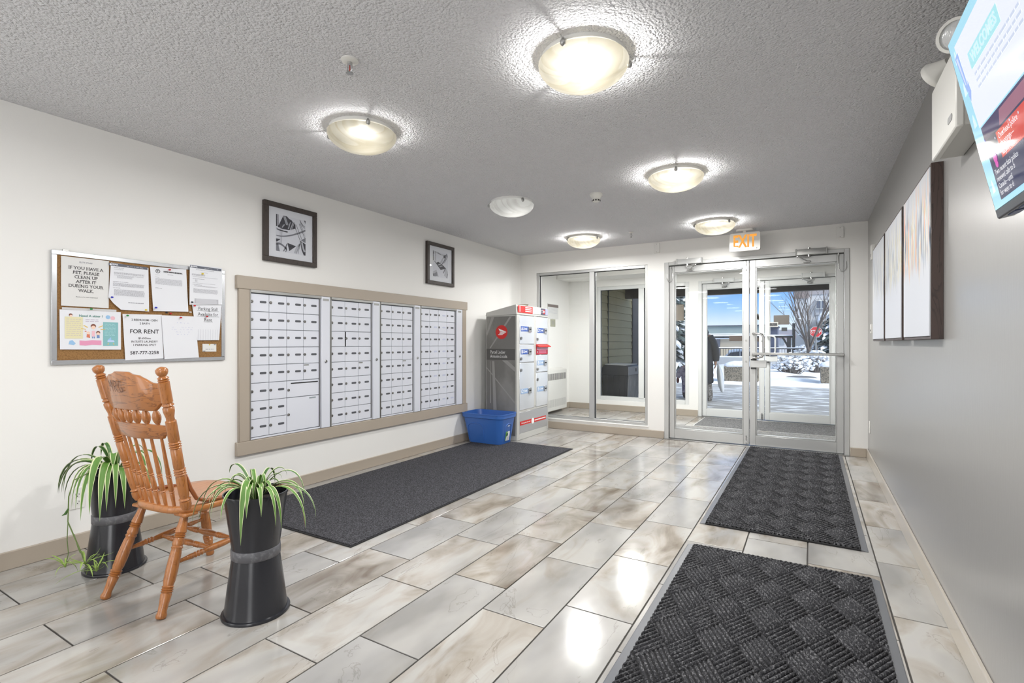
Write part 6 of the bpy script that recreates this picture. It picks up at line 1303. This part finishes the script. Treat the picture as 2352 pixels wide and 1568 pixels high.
# trees and bushes
NEED = mat('dark_spruce_needles', (84, 98, 98), .9, bump=(40, .6, .03)); BARK = mat('grey_brown_bark', (96, 88, 84), .9, bump=(30, .5, .01)); TW = mat('grey_twig', (112, 104, 100), .9)
def spruce(lb, x, y, h, r, seed):
    t = thing('snowy_spruce', lb, 'tree', (x, y, 0)); rd = random.Random(seed)
    MB().cyl((x, y, -.1), (x, y, h*.97), .09, .01).build('trunk', BARK, t)
    nd, sn = MB(), MB(); tiers = 24
    for k in range(tiers):
        f = k/(tiers-1); z = .25+(h-.35)*f; rr = r*(1-f)**.85+.10; nb = 17 if f < .7 else 10
        for b in range(nb):
            a = 2*pi*(b+rd.random()*.7)/nb; l_ = rr*rd.uniform(.75, 1.1); dz = -l_*rd.uniform(.22, .38); w_ = .08+.10*(1-f)
            d = Vector((cos(a), sin(a), 0)); s = Vector((-sin(a), cos(a), 0)); o = Vector((x, y, z+rd.uniform(-.08, .08)))
            P = [(0, .4, .03), (.35, 1, .02), (.7, .85, -.05), (1, .06, 0)]
            up, lo, top = [], [], []
            for q, wq, e in P:
                c = o+d*l_*q+Vector((0, 0, dz*q*q+.04*q)); ww = w_*wq
                up.append([c-s*ww+Vector((0,0,-.05)), c+Vector((0,0,.02)), c+s*ww+Vector((0,0,-.05)), c+Vector((0,0,-.10*wq))])
                top.append([c-s*ww*.97+Vector((0,0,-.0)), c+Vector((0,0,.08+.04*rd.random())), c+s*ww*.97+Vector((0,0,.0))])
            nd.rings(up)
            for m_ in range(5): # side twigs
                q = rd.uniform(.3, .95); c = o+d*l_*q+Vector((0, 0, dz*q*q)); sg = rd.choice((-1, 1)); e = c+s*sg*w_*rd.uniform(1.2, 1.9)+d*.08+Vector((0, 0, -.09)); nd.add([c, c+d*.09, e, c+Vector((0,0,-.07))], [(0,1,2), (0,2,3), (1,3,2), (0,3,1)])
            if rd.random() < .85: sn.rings(top[:3] if rd.random() < .3 else top, caps=False)
    for mb_, nm, m_ in ((nd, 'needles', NEED), (sn, 'branch_snow', SNOW)): o = mb_.build(nm, m_, t, smooth=80); o['kind'] = 'stuff'
c_ = at(1543, 830, 20.5); spruce('tall snow-laden spruce seen through the narrow pane left of the adult', c_.x, c_.y, 4.6, 1.5, 1)
c_ = at(1916, 835, 21.2); spruce('snow-laden spruce behind the stop sign at the right', c_.x, c_.y, 2.5, 1.15, 2)
c_ = at(1740, 780, 40.0); 
def bare_tree(lb, x, y, h, seed):
    t = thing('bare_tree', lb, 'tree', (x, y, 0)); rd = random.Random(seed); mb, tw, sn = MB(), MB(), MB()
    def grow(p, d, l_, r, lev):
        n_ = 4; P = [p]; dd = d.copy()
        for i in range(n_): dd = (dd+Vector((rd.uniform(-.1, .1), rd.uniform(-.1, .1), .05))).normalized(); P.append(P[-1]+dd*l_/n_)
        (mb if lev < 2 else tw).tube(P, [r*(1-.55*i/n_) for i in range(n_+1)], 6 if lev < 2 else 4)
        if lev == 2 and rd.random() < .35 and P[0].z < h*.45: sn.ball(P[1]+Vector((0,0,.02)), .035, 6, 4, (1.6, 1.2, .7))
        if lev >= 3: return
        for k in range((5, 5, 4)[lev]):
            q = P[rd.randint(1, n_)]; a = rd.uniform(0, 2*pi); sp = (.38, .45, .6)[lev]
            grow(q, (dd+Vector((cos(a), sin(a), .25))*sp).normalized(), l_*rd.uniform(.55, .8), r*.48, lev+1)
    base = Vector((x, y, -.05)); mb.tube([base, base+Vector((.02, 0, .5)), base+Vector((0, 0, .9))], [.11, .09, .085], 8)
    for k in range(6): a = 2*pi*k/6+.4; grow(base+Vector((0, 0, rd.uniform(.75, .95))), Vector((cos(a)*.36, sin(a)*.36, 1)).normalized(), h*.52, .045, 1)
    mb.build('trunk', BARK, t, smooth=60)
    for m_, nm, mt in ((tw, 'twigs', TW), (sn, 'branch_snow', SNOW)): o = m_.build(nm, mt, t, smooth=60); o['kind'] = 'stuff'
c_ = at(1858, 850, 19.5); bare_tree('bare multi-stemmed tree in front of the grey apartment block', c_.x, c_.y, 4.0, 6)
def bush(lb, x, y, w_, h_, seed, ns=170, nsn=210):
    t = thing('snowy_bush', lb, 'bush', (x, y, 0)); rd = random.Random(seed); tw, sn = MB(), MB()
    for k in range(ns):
        a = rd.uniform(0, 2*pi); e = Vector((x+cos(a)*w_*rd.uniform(.2, 1), y+sin(a)*w_*.6*rd.uniform(.2, 1), 0)); e.z = GZ+.1+h_*rd.uniform(.3, 1)*(1-.5*(abs(e.x-x)/w_)**2)
        b = Vector((x+(e.x-x)*.35, y+(e.y-y)*.35, GZ+.05)); tw.tube([b, (b+e)/2+Vector((rd.uniform(-.05, .05), rd.uniform(-.05, .05), .06)), e], [.012, .008, .004], 4)
        if k < nsn: sn.ball(e-Vector((0, 0, .01)), rd.uniform(.03, .06), 6, 4, (1.3, 1.2, .75)); 
        if rd.random() < .6: sn.ball((b+e)/2+Vector((0, 0, .07)), rd.uniform(.025, .045), 6, 4, (1.4, 1.2, .7))
    for m_, nm, mt in ((tw, 'twigs', TW), (sn, 'branch_snow', SNOW)): o = m_.build(nm, mt, t, smooth=60); o['kind'] = 'stuff'
c_ = at(1817, 868, 18.0); bush('low snowy bush under the bare tree, left of the stop sign', c_.x, c_.y, .68, .75, 3)
c_ = at(1876, 864, 18.8); bush('low snowy bush under the bare tree, below the stop sign', c_.x, c_.y, .52, .8, 5)
c_ = at(1842, 820, 20.6); bush('taller snowy shrub right behind the bare tree', c_.x, c_.y, .45, 1.0, 7, 110, 110)
# stop sign
c_ = at(1874, 762, 20.0); t = thing('stop_sign', 'red octagonal STOP sign on a post among the snowy shrubs', 'road sign', (c_.x, c_.y, 0)); M = basis((c_.x, c_.y, c_.z), (1, .12, 0), (0,0,1))
oc = lambda r: [(r*cos(pi/8+pi/4*i), r*sin(pi/8+pi/4*i)) for i in range(8)]
MB().prism(oc(.225), M @ Matrix.Translation((0, 0, -.01)), .01).build('sign_plate', WHITE, t); MB().flat(oc(.208), M @ Matrix.Translation((0, 0, .001))).build('red_face', mat('stop_red', (206, 40, 48), .5), t)
mb = MB(); text(mb, 'STOP', .19, M @ Matrix.Translation((0, 0, .003)), bold=.004, sx=.78); mb.build('lettering', WHITE, t)
MB().cyl((c_.x, c_.y+.03, -.1), (c_.x, c_.y+.03, c_.z+.15), .03).build('sign_post', STEEL, t); MB().box(c_.x-.08, c_.x+.08, c_.y+.06, c_.y+.12, .45, 1.05).build('back_board', mat('grey_post_board', (112, 110, 112), .7), t)
c_ = at(1877, 832, 19.2); t = thing('marker_post', 'short yellow marker post beside the stop sign', 'post', (c_.x, c_.y, -.05)); MB().cyl((c_.x, c_.y, -.05), (c_.x, c_.y, .55), .05).build('post', mat('marker_yellow', (222, 168, 60), .6), t); MB().lathe((c_.x, c_.y, .55), (c_.x, c_.y, .62), [(0, .055), (.6, .05), (1, .01)]).build('snow_cap', SNOW, t)
c_ = at(1553, 690, 26.0); t = thing('light_pole', 'pale grey pole standing behind the tall spruce', 'pole', (c_.x, c_.y, -.7)); MB().cyl((c_.x, c_.y, -.7), (c_.x, c_.y, 5.2), .11, .08).build('pole', mat('pale_pole', (190, 192, 196), .5), t); MB().lathe((c_.x, c_.y, -.7), (c_.x, c_.y, -.45), [(0, .2), (.8, .2), (1, .12)]).build('pole_base', WLL, t)
for x, y, a, b in ((-.25, 17.4, .42, .05), (.35, 17.5, .14, .04)):
    mb = MB(); mb.rings([[Vector((x+a*cos(2*pi*i/12)*k, y+b*4*sin(2*pi*i/12)*k*.35, zf(x, y)+.012+.05*h_)) for i in range(12)] for k, h_ in ((1, 0), (.85, .5), (.5, 1), (.1, 1.1))]); tag(mb.build('ice_lump', mat('dirty_ice', (120, 120, 124), .7), smooth=80), 'dark lump of ice on the snow, %s' % ('the larger one' if a > .2 else 'the smaller one'), 'ice lump', 'ice lumps on the snow bank')

# ------------------------------------------------------------------ people
SKIN = mat('skin', (206, 160, 134), .55, spec=.3)
def skin_body(name, V, E, root, m, levels=2):
    """V {name: (co, radius)}; one continuous surface grown over the joints"""
    ks = list(V); me = bpy.data.meshes.new(name); me.from_pydata([V[k][0] for k in ks], [(ks.index(a), ks.index(b)) for a, b in E], [])
    o = bpy.data.objects.new(name, me); C.objects.link(o); o.modifiers.new('skin', 'SKIN'); sb_ = o.modifiers.new('sub', 'SUBSURF'); sb_.levels = sb_.render_levels = levels
    for i, k in enumerate(ks):
        r = V[k][1]; me.skin_vertices[0].data[i].radius = r if isinstance(r, tuple) else (r, r); me.skin_vertices[0].data[i].use_root = (i == 0)
    bpy.context.view_layer.update(); nm = bpy.data.meshes.new_from_object(o.evaluated_get(bpy.context.evaluated_depsgraph_get())); o.modifiers.clear(); o.data = nm; nm.name = name; nm.materials.clear(); nm.materials.append(m)
    nm.polygons.foreach_set('use_smooth', [True]*len(nm.polygons)); o.parent = root; ROOTM[o.name] = ROOTM[root.name]; return o
def loft(P, n=20, wob=0): # P: (x, y, z, rx, ry)
    return [[Vector((x+rx*cos(2*pi*j/n), y+ry*sin(2*pi*j/n), z)) for j in range(n)] for x, y, z, rx, ry in P]
def face(root, c, r, s=1):
    """eyes, nose, mouth and ears of a head that looks along +y"""
    mb = MB()
    for sx in (-1, 1): mb.ball(c+Vector((sx*.38*r, .86*r, .05*r)), .13*r, 8, 6)
    mb.build('eyes', mat('eye_dark', (50, 40, 36), .3) if 'eye_dark' not in bpy.data.materials else bpy.data.materials['eye_dark'], root, local=True)
    mb = MB(); mb.lathe(c+Vector((0, .82*r, .1*r)), c+Vector((0, 1.12*r, -.28*r)), [(0, .07*r), (.7, .16*r), (1, .12*r)], 8); mb.build('nose', SKIN, root, local=True)
    MB().ball(c+Vector((0, .86*r, -.52*r)), .2*r, 8, 5, (1.2, .5, .3)).build('mouth', mat('lip', (170, 96, 90), .5) if 'lip' not in bpy.data.materials else bpy.data.materials['lip'], root, local=True)
def hand_chain(V, E, w, d, side, s=1):
    """palm, four curled fingers of unequal length and a thumb below the wrist joint w"""
    c = Vector(V[w][0]); V['palm'+side] = (tuple(c+Vector((0, 0, -.05*s))), (.034*s, .018*s)); E.append((w, 'palm'+side))
    for i, l_ in enumerate((.062, .075, .07, .055)):
        a = 'f%d%s' % (i, side); off = Vector((d*.004, (-.026+.0175*i)*s, -.09*s)); V[a] = (tuple(c+off), .0095*s); V[a+'t'] = (tuple(c+off+Vector((-d*.016*s, 0, -l_*s*.62))), .0085*s); V[a+'e'] = (tuple(c+off+Vector((-d*.036*s, 0, -l_*s*.86))), .0075*s); E += [('palm'+side, a), (a, a+'t'), (a+'t', a+'e')]
    V['th'+side] = (tuple(c+Vector((-d*.01*s, .04*s, -.05*s))), .011*s); V['th2'+side] = (tuple(c+Vector((-d*.022*s, .055*s, -.085*s))), .009*s); E += [('palm'+side, 'th'+side), ('th'+side, 'th2'+side)]
g_ = at(1611, 788+1164*1.165/10.3, 10.3)
ad = thing('person', 'adult in a long black puffer coat walking away outside, carrying a white bag', 'person', (g_.x, g_.y, GZ), radians(12))
V = {'pelvis': ((0, 0, .86), (.15, .11)), 'waist': ((0, 0, 1.0), (.13, .10)), 'chest': ((0, .0, 1.2), (.15, .11)), 'neck0': ((0, 0, 1.34), .06), 'neck': ((0, .01, 1.40), .05), 'head': ((0, .02, 1.48), (.078, .09)), 'crown': ((0, .01, 1.575), (.07, .08)),
     'shL': ((-.16, 0, 1.29), .062), 'elL': ((-.25, .03, 1.04), .045), 'wrL': ((-.27, .12, .82), .03), 'shR': ((.16, 0, 1.29), .062), 'elR': ((.245, -.02, 1.04), .045), 'wrR': ((.27, .03, .80), .03),
     'hipL': ((-.09, 0, .80), .085), 'knL': ((-.10, .12, .46), .058), 'anL': ((-.10, .14, .10), .042), 'toL': ((-.10, .27, .035), .035), 'hipR': ((.09, 0, .80), .085), 'knR': ((.11, .06, .46), .058), 'anR': ((.15, -.10, .14), .042), 'toR': ((.155, -.08, .03), .033)}
E = [('pelvis','waist'),('waist','chest'),('chest','neck0'),('neck0','neck'),('neck','head'),('head','crown'),('chest','shL'),('shL','elL'),('elL','wrL'),('chest','shR'),('shR','elR'),('elR','wrR'),('pelvis','hipL'),('hipL','knL'),('knL','anL'),('anL','toL'),('pelvis','hipR'),('hipR','knR'),('knR','anR'),('anR','toR')]
hand_chain(V, E, 'wrL', -1, 'L'); hand_chain(V, E, 'wrR', 1, 'R')
skin_body('body', V, E, ad, SKIN); face(ad, Vector((0, .02, 1.49)), .095)
mb = MB(); mb.ball((0, .0, 1.52), .105, 14, 10, (1, 1.05, 1.1)); mb.rings(loft([(0, -.05, 1.30, .09, .045), (0, -.06, 1.40, .10, .06), (0, -.045, 1.50, .10, .07)])); mb.build('hair', mat('dark_brown_hair', (58, 44, 38), .6), ad, local=True, smooth=60)
COAT = mat('black_puffer_nylon', (46, 47, 52), .5, spec=.4, bump=(14, .3, .01)); P = []
for i in range(29):
    f = i/28; z = .36+.98*f; k = 1+.045*abs(sin(pi*f*9)); rx = (.225-.02*f if f < .8 else .21-(f-.8)/.2*.115)*k; ry = (.165 if f < .8 else .165-(f-.8)/.2*.08)*k; P.append((0, 0, z, rx, ry))
co = MB(); co.rings(loft(P, 24)); cb = co.build('coat', COAT, ad, local=True, smooth=60)
for sd, pts in (('L', ((-.15, 0, 1.30), (-.22, .01, 1.17), (-.26, .03, 1.04), (-.275, .08, .92), (-.275, .12, .83))), ('R', ((.15, 0, 1.30), (.215, -.01, 1.17), (.255, -.02, 1.04), (.27, 0, .92), (.275, .03, .81)))): 
    MB().tube(pts, [.075, .085, .082, .078, .062], 14).build('sleeve', COAT, cb, local=True, smooth=60)
mb = MB(); mb.rings(loft([(0, -.06, 1.30, .12, .07), (0, -.09, 1.37, .14, .08), (0, -.075, 1.43, .12, .055), (0, -.05, 1.44, .09, .04)])); mb.build('hood', COAT, cb, local=True, smooth=60)
BOOT = mat('grey_winter_boot', (96, 92, 90), .8, mottle=(30, (150, 148, 148), .45, .6)); FUR = mat('cream_boot_cuff', (200, 190, 170), .9)
for an, kn, to in (('anL', 'knL', 'toL'), ('anR', 'knR', 'toR')):
    a, k, o_ = Vector(V[an][0]), Vector(V[kn][0]), Vector(V[to][0]); h_ = a+(k-a)*.72; q = MB(); q.tube([h_, a+(k-a)*.35, a, a+(o_-a)*.5, o_+(o_-a).normalized()*.02], [.075, .068, .066, .06, .04], 12); bt_ = q.build('boot', BOOT, ad, local=True, smooth=60)
    MB().tube([h_+(a-h_)*.05, h_, h_+(k-h_)*.12], [.078, .084, .076], 12).build('boot_cuff', FUR, bt_, local=True); MB().tube([h_, k, k+Vector((0, 0, .15))], [.07, .075, .085], 12).build('legging', mat('slate_legging', (104, 108, 124), .8) if 'slate_legging' not in bpy.data.materials else bpy.data.materials['slate_legging'], ad, local=True)
t = thing('carrier_bag', 'white bag hanging from the hand of the adult in black', 'bag', tuple(ROOTM[ad.name] @ Vector((.34, .02, .2)))); bgm = ROOTM[ad.name] @ Matrix.Translation((.045, 0, 0))
mb = MB(); mb.v = []; mb.rings([[bgm @ p for p in r_] for r_ in loft([(.27, .03, .745, .012, .03), (.285, .03, .68, .03, .08), (.30, .02, .58, .055, .13), (.315, .01, .44, .062, .15), (.33, 0, .30, .055, .14), (.345, 0, .20, .035, .10), (.35, 0, .17, .01, .05)], 16)]); mb.build('bag_body', mat('white_plastic_bag', (226, 230, 234), .5), t, smooth=60)
mb = MB(); mb.tube([bgm @ Vector(p) for p in ((.275, -.02, .74), (.272, -.01, .77), (.27, .03, .775), (.272, .06, .77), (.275, .07, .74))], .008, 6); mb.build('bag_handle', mat('white_bag_handle', (220, 222, 226), .5), t)
# child
g_ = at(1581, 788+1164*1.16/10.8, 10.8)
kd = thing('person', 'small child in a lavender snowsuit and bobble hat walking away outside', 'person', (g_.x, g_.y, GZ), radians(10))
V = {'pelvis': ((0, 0, .42), (.10, .08)), 'waist': ((0, 0, .5), (.10, .085)), 'chest': ((0, 0, .6), (.10, .085)), 'neck0': ((0, 0, .68), .045), 'head': ((0, .01, .755), (.075, .082)), 'crown': ((0, .01, .83), (.066, .072)), 'shL': ((-.10, 0, .64), .05), 'elL': ((-.175, .0, .53), .042), 'wrL': ((-.215, .02, .42), .028), 'shR': ((.10, 0, .64), .05), 'elR': ((.17, .03, .54), .042), 'wrR': ((.22, .06, .47), .028),
     'hipL': ((-.06, 0, .38), .065), 'knL': ((-.065, .03, .22), .05), 'anL': ((-.065, -.04, .07), .04), 'toL': ((-.065, .05, .03), .03), 'hipR': ((.06, 0, .38), .065), 'knR': ((.065, .05, .22), .05), 'anR': ((.065, .06, .06), .04), 'toR': ((.065, .14, .03), .03)}
E = [('pelvis','waist'),('waist','chest'),('chest','neck0'),('neck0','head'),('head','crown'),('chest','shL'),('shL','elL'),('elL','wrL'),('chest','shR'),('shR','elR'),('elR','wrR'),('pelvis','hipL'),('hipL','knL'),('knL','anL'),('anL','toL'),('pelvis','hipR'),('hipR','knR'),('knR','anR'),('anR','toR')]
hand_chain(V, E, 'wrL', -1, 'L', .7); hand_chain(V, E, 'wrR', 1, 'R', .7)
skin_body('body', V, E, kd, SKIN); face(kd, Vector((0, .01, .765)), .086)
SUIT = mat('lavender_snowsuit', (176, 172, 196), .7, mottle=(16, (128, 126, 158), .52, .62), bump=(20, .3, .01))
mb = MB(); mb.rings(loft([(0, 0, .33, .13, .10), (0, 0, .42, .145, .115), (0, 0, .52, .142, .115), (0, 0, .62, .135, .11), (0, 0, .68, .09, .08), (0, 0, .70, .06, .06)], 18)); su = mb.build('snowsuit', SUIT, kd, local=True, smooth=60)
for P in (((-.09, 0, .645), (-.16, 0, .56), (-.19, .01, .50), (-.213, .02, .43)), ((.09, 0, .645), (.15, .02, .57), (.18, .03, .52), (.216, .055, .475))): MB().tube(P, [.06, .066, .062, .046], 12).build('sleeve', SUIT, su, local=True, smooth=60)
for a in ('L', 'R'):
    MB().tube([V['hip'+a][0], V['kn'+a][0], V['an'+a][0]], [.078, .068, .058], 12).build('trouser_leg', SUIT, su, local=True, smooth=60)
    MB().tube([Vector(V['an'+a][0])+Vector((0, -.01, .05)), V['an'+a][0], Vector(V['to'+a][0]), Vector(V['to'+a][0])+Vector((0, .03, 0))], [.056, .054, .045, .02], 10).build('boot', mat('dark_child_boot', (70, 66, 78), .7) if 'dark_child_boot' not in bpy.data.materials else bpy.data.materials['dark_child_boot'], kd, local=True, smooth=60)
    w_ = Vector(V['wr'+a][0]); MB().ball(w_+Vector((0, 0, -.055)), .04, 10, 8, (.75, 1, 1.55)).ball(w_+Vector((0, .035, -.045)), .016, 8, 6, (1, 1, 1.5)).build('mitten', mat('maroon_mitten', (96, 48, 56), .8) if 'maroon_mitten' not in bpy.data.materials else bpy.data.materials['maroon_mitten'], kd, local=True, smooth=60)
mb = MB(); mb.ball((0, .0, .80), .093, 14, 9, (1, 1.02, .95)); hat = mb.build('knit_hat', mat('grey_blue_knit', (160, 172, 186), .9, bump=(60, .5, .004)), kd, local=True, smooth=60); MB().ball((-.045, -.02, .905), .038, 10, 8).build('pom_pom', mat('beige_pom', (206, 186, 156), .95, bump=(50, 1, .01)), hat, local=True, smooth=60)
